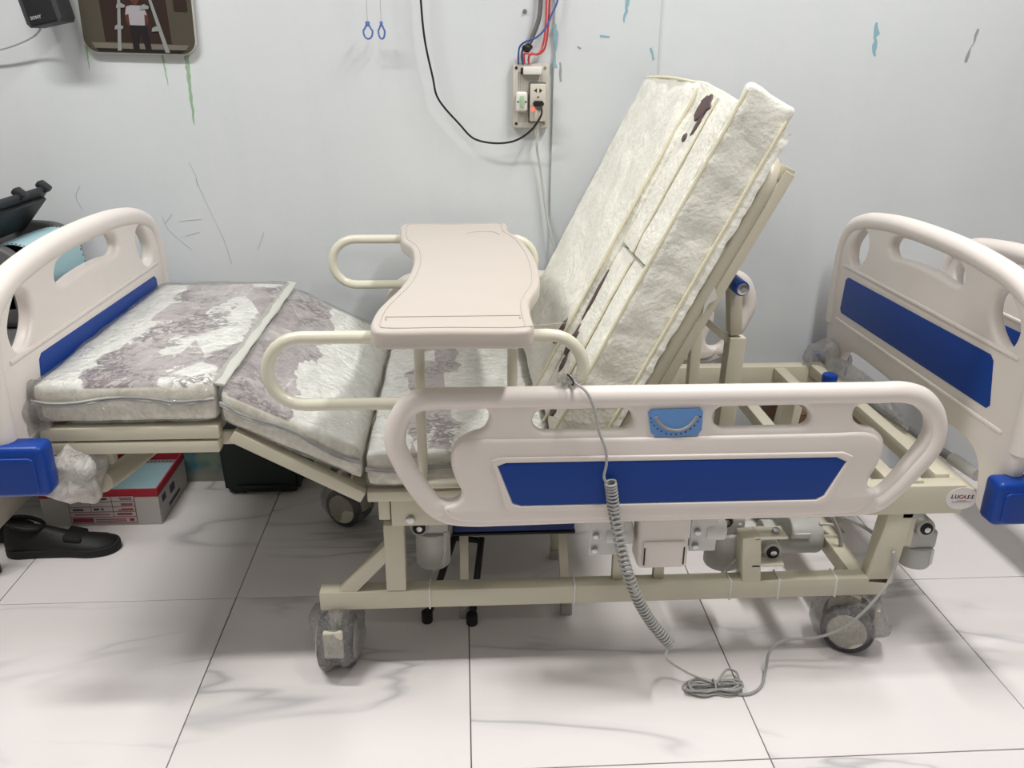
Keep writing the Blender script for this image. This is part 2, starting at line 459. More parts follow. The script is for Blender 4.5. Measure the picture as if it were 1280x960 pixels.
# back wall: left part, shallow pilaster step at the socket board
xs = at(691, 100, Y=WALL).x; xs2 = at(823, 50, Y=WALL).x
wl = B(); box(wl, -2.9, xs, WALL, WALL+.12, 0, 3.0)
wall = mk('wall_back', wl, 'wall'); wall['kind'] = 'structure'
wr = B(); box(wr, xs, xs2, WALL-.012, WALL+.12, 0, 3.0, .003, 2)
mk('pilaster', wr, 'wall', wall)
wr = B(); box(wr, xs2, 3.3, WALL-.004, WALL+.12, 0, 3.0, .002, 1)
mk('wall_panel', wr, 'wall', wall)
cl = B(); box(cl, -2.9, 3.3, -2.5, WALL+.12, 3.0, 3.06)
for nm, a in (('wall_left', (-3.0, -2.9, -2.5, WALL)), ('wall_right', (3.3, 3.4, -2.5, WALL)), ('wall_front', (-2.9, 3.3, -2.6, -2.5))):
    bm = B(); box(bm, *a, 0, 3.0); mk(nm, bm, 'room_wall')['kind'] = 'structure'
ceil = mk('ceiling', cl, 'wall'); ceil['kind'] = 'structure'
# marks on the wall that have a shape of their own
def strip(name, pts, wid, mat, y=WALL):
    P = [at(u, v, Y=y) for u, v in pts]; bm = B(); N = len(P)
    L = []; R_ = []
    for i, p in enumerate(P):
        d = (P[min(i+1, N-1)]-P[max(i-1, 0)]).normalized(); s = V((-d.z, 0, d.x))
        ww = wid(i/(N-1)) if callable(wid) else wid
        ww *= .75+.5*random.random()
        L.append(bm.verts.new(p+s*ww/2+V((0, -.0007, 0)))); R_.append(bm.verts.new(p-s*ww/2+V((0, -.0007, 0))))
    for i in range(N-1): bm.faces.new((L[i], L[i+1], R_[i+1], R_[i]))
    r = bmesh.ops.extrude_face_region(bm, geom=bm.faces[:])
    for v in r['geom']:
        if isinstance(v, bmesh.types.BMVert): v.co.y += .0007
    return mk(name, bm, mat, wall, 80)
def jit(a, b, n, j=1.0): return [(a[0]+(b[0]-a[0])*k/n+random.uniform(-j, j)*(0 < k < n), a[1]+(b[1]-a[1])*k/n) for k in range(n+1)]
strip('paint_drip', jit((233, 68), (243, 156), 16, .7), lambda t: .010*(1-t)**.5+.0015, 'drip_green')
strip('paint_drip', jit((203, 68), (210, 106), 10, .6), lambda t: .004*(1-t)+.0015, 'drip_green')
strip('paint_drip', jit((107, 55), (112, 87), 8, .5), lambda t: .006*(1-t)+.001, 'drip_green')
strip('paint_chip', jit((1096, 28), (1094, 70), 9, 2), lambda t: .014*math.sin(.4+t*2.6)*(1 if abs(t-.5) > .1 else .5)+.002, 'chip_blue', WALL-.004)
strip('paint_chip', jit((1223, 36), (1207, 78), 9, 1), lambda t: .006+.004*math.sin(t*9), 'chip_grey', WALL-.004)
strip('paint_chip', jit((694, 30), (694, 85), 9, 1.2), lambda t: .010+.006*math.sin(t*7), 'chip_blue', WALL-.012)
strip('paint_chip', jit((700, 78), (701, 102), 5, .6), .006, 'chip_grey', WALL-.012)
strip('paint_chip', jit((786, -4), (780, 28), 7, 1), lambda t: .012*(1-t)+.003, 'chip_blue', WALL-.012)
strip('paint_chip', jit((750, 45), (762, 46), 3, .3), .005, 'chip_blue', WALL-.012)
strip('paint_chip', jit((813, 60), (817, 75), 3, .5), .006, 'chip_blue', WALL-.012)
strip('paint_chip', jit((722, 58), (726, 61), 2, .2), .005, 'chip_grey', WALL-.012)
for a in ([(203, 270), (208, 283), (225, 300), (240, 312)], [(224, 277), (238, 275), (252, 274)], [(215, 268), (206, 280)],
          [(245, 225), (262, 262), (280, 300), (290, 330)], [(100, 232), (95, 245), (103, 262)],
          [(236, 203), (244, 218), (247, 232)], [(330, 290), (322, 312)], [(232, 295), (250, 290)]):
    strip('pencil_scribble', [tuple(q)[:2] for q in catmull([(u, v, 0) for u, v in a], 4)], .0018, 'pencil')
# screw plug in the wall and the hook behind the mattress
b = B(); p = at(656, 14, Y=WALL); cyl(b, p, p+V((0, -.004, 0)), .006, 12); cyl(b, p, p+V((0, -.008, 0)), .003, 8)
tag(mk('wall_screw', b, 'rod_grey'), 'small dark screw in the wall above the socket board', 'screw')
b = B(); p = at(849, 103, Y=WALL-.004)
cyl(b, p, p+V((0, -.015, 0)), .005, 10)
sweep(b, catmull([p+V((0, -.013, -.008)), p+V((-.008, -.022, 0)), p+V((0, -.026, .010)), p+V((.010, -.022, .002)), p+V((.006, -.022, -.006))], 5), .0035, 8)
tag(mk('wall_hook', b, 'rod_grey'), 'small grey screw hook in the wall above the raised backrest', 'hook')

# ================================================================== THE BED
BX, BY = .15, 1.97
bed = empty('hospital_bed', (BX, BY, 0), 'cream metal electric hospital bed with white and blue plastic end boards and raised backrest', 'bed')
Y0, Y1 = 1.60, 2.29            # outer faces of the base frame
# ---- base frame
def part(name, fn, mat, parent=None, sharp=40):
    bm = B(); fn(bm); return mk(name, bm, mat, bed if parent is None else parent, sharp)
for y in (Y0+.02, Y1-.02):
    part('base_rail', lambda bm: bar(bm, (-.325, y, .182), (.966, y, .182), .04, .046), 'cream_metal')
    part('base_post', lambda bm: bar(bm, (-.155, y, .205), (-.155, y, .372), .04, .044), 'cream_metal')
    part('base_post', lambda bm: bar(bm, (.946, y, .190), (.968, y, .385), .04, .060), 'cream_metal')
    part('base_brace', lambda bm: bar(bm, (-.275, y, .19), (-.165, y, .31), .036, .030), 'cream_metal')
for x in (.91,):
    part('base_cross_rail', lambda bm: bar(bm, (x, Y0+.04, .182), (x, Y1-.04, .182), .04, .04, (1, 0, 0)), 'cream_metal')
for u in (770, 821):
    p = at(u, 732, Y=Y0+.03)
    part('thin_upright', lambda bm: bar(bm, (p.x, Y0+.03, .2), (p.x, Y0+.03, .36), .02, .024), 'cream_metal')
px = at(939, 735, Y=Y0).x
part('motor_post', lambda bm: bar(bm, (px, Y0+.025, .2), (px-.012, Y0+.025, .318), .05, .042), 'cream_metal')
for z, s in ((.316, 1), (.245, -1)):
    part('motor_bracket', lambda bm: box(bm, px-.005, px+.07, Y0, Y0+.05, z-.003, z+.003, .001, 1), 'cream_tube')
part('bolt', lambda bm: cyl(bm, (px+.048, Y0+.022, .318), (px+.048, Y0+.022, .328), .009, 8, .002), 'steel')
zt = at(537, 750, Y=Y0)
for u in (537, 718, 912, 972, 1043):
    q = at(u, 745, Y=Y0)
    part('cable_tie', lambda bm: box(bm, q.x-.002, q.x+.002, Y0-.002, Y0+.042, .157, .208, .0008, 1), 'label_white')
# ---- bed frame (upper)
FZ0, FZ1 = .372, .442
for y in (1.615, 2.385):
    part('frame_rail', lambda bm: box(bm, -.158, 1.10, y-.02, y+.02, FZ0, FZ1, .003), 'cream_metal')
part('frame_end_plate', lambda bm: box(bm, -.185, -.160, 1.60, 2.40, .385, .440, .003), 'cream_metal')
for x, z in ((.80, .40), (.955, .425), (1.065, .435)):
    part('cross_bar', lambda bm: box(bm, x-.017, x+.017, 1.635, 2.365, z-.02, z+.015, .003), 'cream_metal')
for x in (.05, .35):
    part('cross_bar', lambda bm: box(bm, x-.017, x+.017, 1.635, 2.365, .392, .427, .003), 'cream_metal')
part('actuator_rod', lambda bm: sweep(bm, [at(1080, 502, Z=.43), at(1196, 577, Z=.43)], .011, 12), 'rod_grey')
part('actuator_rod_sleeve', lambda bm: sweep(bm, [at(1190, 573, Z=.43), at(1222, 594, Z=.43)], .015, 12), 'motor_white')
part('side_bolt', lambda bm: (cyl(bm, at(513, 649, Y=1.595), at(513, 649, Y=1.595)+V((0, -.007, 0)), .010, 6, .002)), 'steel')
# oval maker's sticker on the front rail
sc = at(1202, 623, Y=1.5945)
st = part('sticker', lambda bm: plate(bm, [(sc.x+.036*math.cos(a), sc.z+.027*math.sin(a)) for a in [2*math.pi*k/40 for k in range(40)]], [], .001, 0, XZ(1.5942)), 'sticker')
def lett(txt, size, dx, dz, mat, bold=.0005, sh=.15):
    bm = B(); textmesh(bm, txt, size, fr((sc.x+dx, 1.5932, sc.z+dz), (1, 0, -.05), (0.05, 0, 1)), bold, sh); mk('lettering', bm, mat, st, 60)
for k, ch_ in enumerate('LUCASS'): lett(ch_, .0128, -.0225+.0090*k, .0050-.0004*k, 'ink_red' if ch_ in 'CA' else 'ink_black', .0003)
for k, (w_, dz) in enumerate(((.022, -.0050), (.044, -.0080))):
    bm = B(); box(bm, sc.x-w_/2, sc.x+w_/2, 1.5930, 1.5936, sc.z+dz-.0006, sc.z+dz+.0006); mk('small_print', bm, 'chip_grey', st)
# ---- castors (local, wheel axis along X)
def castor(x, y, rz, wrap_seed):
    root = V((x, y, 0)); rot = Matrix.Translation(root) @ Matrix.Rotation(rz, 4, 'Z')
    c = bpy.data.objects.new('castor', None)
    bm = B(); box(bm, -.014, .014, -.02, .05, .085, .150, .006)
    cyl(bm, (0, .02, .12), (0, .02, .162), .016, 16)
    bm.transform(rot); cas = mk('castor', bm, 'cream_tube', bed)
    for s in (-1, 1):
        bm = B(); cyl(bm, (s*.014, 0, .062), (s*.040, 0, .062), .060, 32, .006); bm.transform(rot); mk('wheel', bm, 'tyre', cas)
        bm = B(); cyl(bm, (s*.036, 0, .062), (s*.0445, 0, .062), .045, 28, .004); bm.transform(rot); mk('hub_cap', bm, 'cream_tube', cas)
    bm = B(); box(bm, -.022, .022, -.064, -.052, .058, .128, .004); bm.transform(rot); mk('brake_pedal', bm, 'cream_tube', cas)
    bm = B(); blob(bm, (0, .002, .082), .060, .082, .076, .28, 3.2, wrap_seed); 
    for v in bm.verts:
        v.co.z = max(v.co.z, .002)
    bm.transform(rot); mk('bubble_wrap', bm, 'bubble_wrap', cas, 70)
fl = at(418, 800, Z=.05); fr_ = at(1072, 790, Z=.05)
castor(-.296, 1.625, 0, 1); castor(.905, 1.63, math.radians(62), 2)
castor(-.345, 2.262, math.radians(60), 3); castor(.905, 2.262, math.radians(20), 4)

# ---- the end boards (2-D in Y, Z, symmetric about YC)
YC = 1.98
def sym(half): return half+[(2*YC-y, z) for y, z in half[::-1]]
def arch_board(name, x, zs, foot=False):
    far = [(2.462, .635), (2.452, .75), (2.440, .813), (2.405, .868), (2.33, .898), (2.22, .915), (2.09, .924)]
    low = [(2.450, .47), (2.458, .56)] if not foot else [(2.462, .58)]
    bot = [(2.29, .512), (2.335, .488), (2.352, .44), (2.358, .398), (2.38, .385), (2.43, .387), (2.446, .40)] if not foot else [(2.25, .545), (2.38, .535), (2.445, .55)]
    arc = [(2.20, .518)] if not foot else []
    half = [(2.05, .516 if not foot else .55)]+arc+bot+low+far
    out = sm([(y, z+zs) for y, z in sym(half)], 5)
    ov = [(2.318, .862), (2.352, .838), (2.377, .80), (2.368, .766), (2.345, .752), (2.305, .772), (2.277, .808), (2.278, .845), (2.295, .860)]
    h1 = sm([(y, z+zs) for y, z in ov], 4); h2 = [(2*YC-y, z) for y, z in h1]
    mid = [(2.145, .872), (2.158, .850), (2.140, .832), (2.06, .836), (YC+.03, .838)]
    midt = [(YC+.03, .891), (2.05, .888), (2.12, .882)]
    hm = sm([(y, z+zs) for y, z in mid+[(2*YC-y, z) for y, z in mid[::-1]]+[(2*YC-y, z) for y, z in midt[::-1]]+midt], 4)
    bm = B(); plate(bm, out, [h1, h2, hm], .034, .012, YZ(x))
    # tubular top rim
    rim = catmull([V((x, y, z+zs)) for y, z in sym([(2.448, .56), (2.448, .70), (2.436, .80), (2.405, .852), (2.33, .884), (2.22, .902), (2.09, .911)])], 6)
    sweep(bm, rim, .0255, 14)
    o = mk(name, bm, 'white_plastic', bed, 50)
    bx_ = x+(.0175 if foot else -.0175)
    blue = [(2.372, .704), (2.362, .716), (1.575, .716), (1.56, .704), (1.545, .63), (1.555, .612), (2.37, .612), (2.381, .625)]
    nb = 1.665 if foot else 1.635
    blue = [(2.36, .718), (nb+.016, .726), (nb+.003, .716), (nb-.018, .622), (nb-.008, .612), (2.370, .608), (2.380, .618), (2.372, .708)]
    bm = B(); plate(bm, [(y, z+zs) for y, z in blue], [], .003, .001, YZ(bx_)); mk('blue_inlay', bm, 'blue_panel', o)
    # raised ledges above and below the inlay
    for za, zb in ((.742, .752), (.578, .588)):
        bm = B(); box(bm, bx_-.004, bx_+.004, 2*YC-2.40, 2.40, za+zs, zb+zs, .0035); mk('moulded_ledge', bm, 'white_plastic', o)
    return o
HX, FX = 1.142, -.872
head = arch_board('headboard', HX, 0)
foot = arch_board('footboard', FX, .018, True)
def bumper(x0, x1, yn, z0, z1, parent, far=False):
    bm = B(); box(bm, x0, x1, yn, yn+.055, z0, z1, .014, 4)
    cx, cz = (x0+x1)/2, (z0+z1)/2; w_, h_ = (x1-x0)-.03, (z1-z0)-.03
    yy = yn+.055 if far else yn
    plate(bm, rrect(w_, h_, .012, 5, cx, cz-.006), [], .008, .003, XZ(yy))
    return mk('corner_bumper', bm, 'blue_plastic', parent, 50)
bumper(1.087, 1.205, 1.474, .408, .508, head); bumper(1.087, 1.205, 2.430, .375, .455, head, True)
bumper(-.935, -.787, 1.474, .522, .628, foot); bumper(-.935, -.787, 2.430, .522, .628, foot, True)
part('board_clamp', lambda bm: box(bm, 1.08, 1.128, 1.60, 2.38, .385, .43, .004), 'cream_metal')

# ---- side rails: outlines read on the rail's plane
RY = 1.505
def rp(l): return [(q.x, q.z) for q in (at(u, v, Y=RY) for u, v in l)]
R_OUT = [(483, 558), (485, 535), (497, 508), (515, 494), (540, 488), (575, 487.6), (840, 484), (1095, 480.6), (1130, 480), (1160, 488), (1177, 508), (1182, 535), (1176, 558), (1160, 580), (1120, 620), (1102, 634), (1080, 641), (1050, 643), (1010, 644), (800, 649), (630, 655), (590, 656), (560, 653), (535, 641), (518, 622), (497, 587)]
H_L = [(540, 510), (600, 508), (609, 511), (611, 522), (604, 535), (590, 540), (575, 548), (565, 561), (564, 578), (570, 598), (577, 613), (572, 623), (557, 625), (543, 617), (526, 592), (510, 566), (505, 550), (508, 532), (520, 516)]
H_R = [(1076, 503), (1105, 501), (1135, 502), (1151, 512), (1156, 530), (1150, 548), (1130, 574), (1106, 602), (1094, 611), (1083, 607), (1083, 597), (1092, 582), (1101, 562), (1101, 546), (1091, 535), (1074, 531), (1064, 521), (1066, 508)]
def pill(x0, x1, y0, y1, y2, y3):      # stretched slot, px
    r = (y1-y0)/2; o = []
    for k in range(9):
        a = math.radians(90+180*k/8); o.append((x0+r+r*math.cos(a), (y0+y1)/2-r*math.sin(a)))
    r = (y3-y2)/2
    for k in range(9):
        a = math.radians(-90+180*k/8); o.append((x1-r+r*math.cos(a), (y2+y3)/2-r*math.sin(a)))
    return o
def make_rail():
    bm = B()
    plate(bm, sm(rp(R_OUT), 5), [sm(rp(H_L), 4), rp(pill(665, 790, 510, 538, 508, 536)), rp(pill(889, 1011, 506, 534, 504, 532)), sm(rp(H_R), 4)], .030, .010, XZ(RY))
    tb = [(560, 640), (543, 632), (520, 605), (501, 572), (494, 553), (497, 530), (508, 510), (522, 501), (542, 498), (575, 497.6), (840, 494), (1095, 490.6), (1128, 490), (1150, 496), (1165, 512), (1170, 535), (1164, 556), (1140, 585), (1112, 613), (1096, 624), (1080, 628)]
    sweep(bm, catmull([V((x, RY, z)) for x, z in rp(tb)], 6), lambda t: .0212*min(1, .45+14*min(t, 1-t)), 16)
    # body step: the lower board stands proud of the top web
    body = [(568, 560), (580, 548), (600, 545), (635, 544.6), (850, 541), (1040, 537), (1075, 536), (1092, 541), (1099, 553), (1094, 568), (1080, 592), (1080, 606), (1090, 612), (1070, 632), (1040, 637), (1000, 638), (800, 643), (640, 647), (600, 648), (565, 643), (555, 630), (572, 624), (579, 612), (572, 592), (567, 575)]
    plate(bm, sm(rp(body), 4), [], .042, .008, XZ(RY))
    o = mk('side_rail', bm, 'white_plastic', bed, 50)
    ln = [(622, 577), (632, 573), (1040, 566), (1051, 571), (1024, 612), (1014, 617), (650, 625), (640, 622)]
    def off(l, d):
        cx = sum(a for a, _ in l)/len(l); cy = sum(c for _, c in l)/len(l)
        return [(a+d*(1 if a > cx else -1), c+d*.8*(1 if c > cy else -1)) for a, c in l]
    bm = B(); plate(bm, rp(off(ln, 9)), [rp(off(ln, 1))], .008, .003, XZ(RY-.021)); mk('moulded_border', bm, 'white_plastic', o)
    bm = B(); plate(bm, rp(ln), [], .003, .0008, XZ(RY-.0215)); mk('blue_inlay', bm, 'blue_panel', o)
    # tilt gauge
    g = [(808, 512), (812, 508), (872, 506), (876, 510), (874, 533), (869, 539), (845, 541), (817, 541), (811, 536)]
    bm = B(); plate(bm, rp(g), [], .006, .001, XZ(RY-.016)); gg = mk('tilt_gauge', bm, 'gauge_blue', o)
    arc = rp([(817, 516), (821, 523), (829, 530), (840, 533), (850, 532), (859, 527), (866, 519), (868, 515)])
    bm = B(); sweep(bm, catmull([V((x, RY-.019, z)) for x, z in arc], 5), .0036, 10); mk('gauge_tube', bm, 'gauge_grey', gg)
    for k, (u, v) in enumerate([(811, 518), (812, 523), (815, 527), (819, 531), (824, 534), (830, 537), (836, 538), (842, 538), (848, 537), (854, 535), (860, 531), (865, 527), (869, 522), (872, 516)]):
        bm = B(); x, z = rp([(u, v)])[0]; box(bm, x-.0012, x+.0012, RY-.0197, RY-.0187, z-.0012, z+.0012); mk('scale_mark', bm, 'ink_black', gg)
    return o
rail = make_rail()
r2 = copy_tree(rail, bed)
r2.rotation_euler = (0, 0, math.pi)
r2.location = V((rail.location.x-.075, 2.452-BY, rail.location.z))
# latch box and hinge brackets below the near rail
lx0, lx1 = at(796, 690, Y=1.52).x, at(858, 690, Y=1.52).x
def latch(bm):
    z0, z1 = at(830, 713, Y=1.5).z, .45
    box(bm, lx0, lx1, 1.505, 1.575, z0, z1, .010, 3)
lb = part('rail_latch_box', latch, 'white_plastic', rail)
za, zb = at(830, 708, Y=1.5).z, at(830, 678, Y=1.5).z
part('latch_button', lambda bm: box(bm, lx0+.008, lx1-.008, 1.499, 1.508, za, zb, .004), 'white_plastic', lb)
for x in (lx0+.010, lx1-.013):
    part('latch_slot', lambda bm: box(bm, x, x+.003, 1.4975, 1.50, za+.005, zb-.012, .0004, 1), 'black_plastic', lb)
for u0, u1, v1 in ((735, 778, 693), (860, 893, 688)):
    a = at(u0, v1, Y=1.53); c = at(u1, v1, Y=1.53)
    br = part('rail_hinge_bracket', lambda bm: box(bm, a.x, c.x, 1.525, 1.532, a.z, .45, .002, 1), 'motor_white', rail)
    part('hinge_barrel', lambda bm: cyl(bm, (a.x+.035, 1.545, a.z+.045), (c.x+.02, 1.545, a.z+.045), .026, 20, .003), 'motor_white', br)
    for dx, dz in ((.012, .016), (.014, .05)):
        part('bolt', lambda bm: cyl(bm, (a.x+dx, 1.526, a.z+dz), (a.x+dx, 1.516, a.z+dz), .0075, 6, .002), 'steel', br)
part('knob', lambda bm: sweep(bm, [at(868, 684, Y=1.55), at(864, 676, Y=1.55), at(858, 678, Y=1.55)], .009, 10), 'black_plastic', rail)

# ---- tray loops beside the mattress (oblong bent tubes on posts)
def loop(y, xl, xr, z0, z1, posts, zb, dy=.012):
    r = (z1-z0)/2; zc = (z0+z1)/2; P = []
    for k in range(13):
        a = math.radians(90+180*k/12); P.append((xl+r+r*math.cos(a), y, zc+r*math.sin(a)))
    for k in range(13):
        a = math.radians(-90+180*k/12); P.append((xr-r+r*math.cos(a), y, zc+r*math.sin(a)))
    o = part('tray_loop', lambda bm: sweep(bm, P, .0125, 14, True), 'cream_tube')
    for x in posts:
        part('loop_post', lambda bm: sweep(bm, [(x, y+dy, z1-.01), (x, y+dy, zb)], .0105, 12), 'cream_tube', o)
    part('loop_foot_bar', lambda bm: sweep(bm, [(posts[0]-.004, y+dy, zb), (posts[1]+.05, y+dy, zb)], .0115, 12), 'cream_tube', o)
    return o
LY = 1.555
a = at(327, 460, Y=LY).x; c = at(734, 460, Y=LY).x
zt_, zb_ = at(400, 420, Y=LY).z, at(450, 505, Y=LY).z
loop(LY, a+.010, c-.008, zb_, zt_-.003, (at(526, 520, Y=LY).x, at(641, 450, Y=LY).x), at(556, 607, Y=LY).z)
LY2 = 2.415
a2 = at(411, 325, Y=LY2).x; c2 = at(672, 320, Y=LY2).x
loop(LY2, a2+.010, c2-.008, at(460, 354, Y=LY2).z-.004, at(460, 295, Y=LY2).z-.009, (at(526, 520, Y=LY).x, at(641, 450, Y=LY).x), at(556, 607, Y=LY).z, .004)

# ---- deck sections
def deck_frame(name, pa, pb, y0=1.585, y1=2.405, t=.028, wd=.03):
    pa = V(pa); pb = V(pb)
    o = part(name, lambda bm: bar(bm, (pa.x, y0+wd/2, pa.z), (pb.x, y0+wd/2, pb.z), wd, t), 'cream_metal')
    part('far_bar', lambda bm: bar(bm, (pa.x, y1-wd/2, pa.z), (pb.x, y1-wd/2, pb.z), wd, t), 'cream_metal', o)
    d = (pb-pa)
    for k in (.06, .35, .65, .94):
        q = pa+d*k
        part('slat', lambda bm: bar(bm, (q.x, y0+wd, q.z), (q.x, y1-wd, q.z), .035, t*.7, d.normalized()), 'cream_metal', o)
    return o
deck_frame('foot_section_frame', (-.842, 0, .603), (-.492, 0, .603))
part('foot_section_lower_bar', lambda bm: bar(bm, (-.838, 1.60, .572), (-.495, 1.60, .572), .03, .026), 'cream_metal')
part('foot_section_lower_bar', lambda bm: bar(bm, (-.838, 2.39, .572), (-.495, 2.39, .572), .03, .026), 'cream_metal')
la, lb_ = at(289, 546, Y=1.585), at(454, 623, Y=1.585)
deck_frame('leg_section_frame', (la.x, 0, la.z), (lb_.x, 0, lb_.z), t=.026)
deck_frame('seat_section_frame', (-.205, 0, .449), (.27, 0, .449), t=.024)
part('section_hinge', lambda bm: bar(bm, (-.50, 1.62, .578), (-.45, 1.62, .578), .012, .03), 'cream_metal')
xq = -.762
part('foot_support_tube', lambda bm: sweep(bm, [at(128, 603, X=xq), at(150, 588, X=xq), at(212, 540, X=xq)], .022, 16), 'cream_metal')
q = at(128, 588, X=xq)
part('foot_support_post', lambda bm: bar(bm, (xq, q.y+.04, q.z), (xq, q.y+.04, .58), .028, .028), 'cream_metal')

# ---- backrest frame: local u up the slope, n towards the mattress
AL = math.radians(63.6); BO = V((.36, 0, .686)); BU = V((math.cos(AL), 0, math.sin(AL))); BN = V((-math.sin(AL), 0, math.cos(AL)))
def bk(u, n, y): p = BO+BU*u+BN*n; p.y = y; return p
bf = part('backrest_frame', lambda bm: sweep(bm, [bk(-.27, -.021, 1.617), bk(.40, -.021, 1.617)]+[bk(.44+.06*math.sin(t), -.021, 1.617+.06*(1-math.cos(t))) for t in [math.pi/2*k/6 for k in range(7)]]+[bk(.44+.06*math.cos(t), -.021, 2.33+.06*math.sin(t)) for t in [math.pi/2*k/6 for k in range(7)]]+[bk(.40, -.021, 2.39), bk(-.27, -.021, 2.39)], .018, 14), 'cream_metal')
for y in (1.622, 2.38):
    part('back_side_bar', lambda bm: bar(bm, bk(-.27, -.047, y), bk(.497, -.047, y), .032, .022), 'cream_metal', bf)
part('back_top_bar', lambda bm: bar(bm, bk(.49, -.045, 1.61), bk(.49, -.045, 2.40), .03, .022, BU), 'cream_metal', bf)
for u in (-.15, .05, .25):
    part('slat', lambda bm: bar(bm, bk(u, -.03, 1.64), bk(u, -.03, 2.37), .04, .014, BU), 'cream_metal', bf)
# lifting arms behind the backrest
for y, uA, uB in ((1.70, (917, 352), (920, 418)), (2.24, None, None)):
    if uA:
        A = at(*uA, Y=y); Bm = at(*uB, Y=y); Cm = at(906, 500, Y=y)
    else:
        A = V((A0.x, y, A0.z)); Bm = V((B0.x, y, B0.z)); Cm = V((C0.x, y, C0.z))
    A0, B0, C0 = A, Bm, Cm
    o = part('lift_arm', lambda bm: bar(bm, (A.x, y, A.z), (Bm.x-.004, y, Bm.z+.002), .034, .028, bev=.005), 'cream_metal')
    part('lift_post', lambda bm: bar(bm, (Bm.x, y, Bm.z-.002), (Cm.x, y, .42), .04, .036), 'cream_metal', o)
    part('lift_gusset', lambda bm: bar(bm, (Bm.x-.005, y+.01, Bm.z-.02), (Bm.x-.075, y+.01, Bm.z+.035), .03, .014), 'cream_metal', o)
    rl = part('lift_roller', lambda bm: cyl(bm, (A.x-.006, y-.075, A.z+.004), (A.x-.006, y+.02, A.z+.004), .0155, 24, .002), 'blue_plastic', o)
    part('roller_bolt', lambda bm: (cyl(bm, (A.x-.006, y-.081, A.z+.004), (A.x-.006, y-.075, A.z+.004), .012, 20, .002), cyl(bm, (A.x-.006, y-.086, A.z+.004), (A.x-.006, y-.081, A.z+.004), .006, 6)), 'steel', rl)
for u, v in ((868, 440), (840, 470)):
    p = at(u, v, Y=2.0)
    part('lift_upright', lambda bm: bar(bm, (p.x, 2.0, .40), (p.x, 2.0, p.z+.06), .03, .026), 'cream_metal')
part('paper_tag', lambda bm: (lambda P: [bm.faces.new([bm.verts.new(p) for p in P]), bm.faces.new([bm.verts.new(p+V((0, .0008, 0))) for p in P])])([at(u, v, Y=1.602) for u, v in ((891, 347), (897, 373), (886, 380), (878, 394), (884, 360))]), 'paper_white', bf)

# ---- motors, boxes and cables under the bed
def motor(name, u, v0, v1, y, r, mat, roller=None):
    p0 = at(u, v0, Y=y); p1 = at(u, v1, Y=y)
    o = part(name, lambda bm: cyl(bm, (p0.x, y, p1.z), (p0.x, y, p0.z), r, 28, .006), mat)
    part('motor_housing', lambda bm: box(bm, p0.x-r*.9, p0.x+r*.9, y-r*.7, y+r*.9, p0.z-.002, p0.z+.045, .008, 3), mat, o)
    part('motor_seam', lambda bm: box(bm, p0.x+r*.55, p0.x+r*.75, y-r*.9, y-r*.5, p1.z+.012, p0.z, .002, 1), 'label_white', o)
    if roller:
        q = at(*roller, Y=y-r*.8)
        rr = part('pivot_collar', lambda bm: cyl(bm, q, q+V((0, .04, 0)), .022, 24, .003), 'motor_grey', o)
        part('black_washer', lambda bm: cyl(bm, q+V((0, -.004, 0)), q+V((0, .004, 0)), .0145, 24, .001), 'black_rubber', rr)
        part('pivot_pin', lambda bm: cyl(bm, q+V((0, -.007, 0)), q+V((0, .004, 0)), .0075, 16, .001), 'steel', rr)
    return o
motor('motor', 541, 660, 702, 1.72, .040, 'motor_white', (524, 660))
motor('motor', 906, 660, 703, 1.72, .043, 'motor_grey', (908, 652))
motor('motor', 1145, 678, 702, 1.66, .038, 'motor_grey', (1158, 661))
part('motor_post', lambda bm: bar(bm, (at(1128, 650, Y=1.62).x, 1.63, .45), (at(1126, 660, Y=1.62).x, 1.63, at(1125, 683, Y=1.61).z), .045, .05), 'cream_metal')
g0 = at(1128, 643, Y=1.60); part('motor_cover_plate', lambda bm: box(bm, g0.x, g0.x+.05, 1.60, 1.66, g0.z-.012, g0.z+.006, .003), 'rod_grey')
ma = at(965, 668, Y=1.80); mb = at(1022, 668, Y=1.80)
hm_ = part('horizontal_motor', lambda bm: cyl(bm, (ma.x, 1.80, ma.z), (mb.x, 1.80, mb.z), .045, 28, .008), 'motor_grey')
part('motor_label', lambda bm: box(bm, ma.x+.03, ma.x+.078, 1.752, 1.7565, ma.z+.016, ma.z+.028, .0004, 1), 'label_white', hm_)
part('motor_flange', lambda bm: cyl(bm, (ma.x-.03, 1.80, ma.z), (ma.x+.004, 1.80, ma.z), .038, 24, .004), 'motor_grey', hm_)
q = at(966, 690, Y=1.63)
pv = part('pivot_collar', lambda bm: cyl(bm, q, q+V((0, .04, 0)), .022, 24, .003), 'motor_grey')
part('black_washer', lambda bm: cyl(bm, q+V((0, -.004, 0)), q+V((0, .004, 0)), .0145, 24, .001), 'black_rubber', pv)
part('pivot_pin', lambda bm: cyl(bm, q+V((0, -.007, 0)), q+V((0, .004, 0)), .0075, 16, .001), 'steel', pv)
def wire(pts, y, r, mat, name='wire', parent=None, n=6):
    P = []
    for p in pts:
        P.append(at(p[0], p[1], Y=p[2] if len(p) > 2 else y))
    return part(name, lambda bm: sweep(bm, catmull(P, n), r, 7), mat, parent)
wire([(1024, 655), (1045, 658), (1055, 690), (1052, 712)], 1.78, .004, 'cord_light')
wire([(1024, 660), (1040, 672), (1051, 700), (1044, 712)], 1.80, .004, 'cord_light')
wire([(1040, 645), (1050, 670), (1052, 706), (1056, 713)], 1.74, .005, 'cord_grey')
wire([(1046, 643), (1068, 652), (1096, 669)], 1.90, .005, 'cord_grey')
wire([(556, 665), (556, 690), (552, 705), (538, 722), (537, 740)], 1.66, .003, 'cord_light')
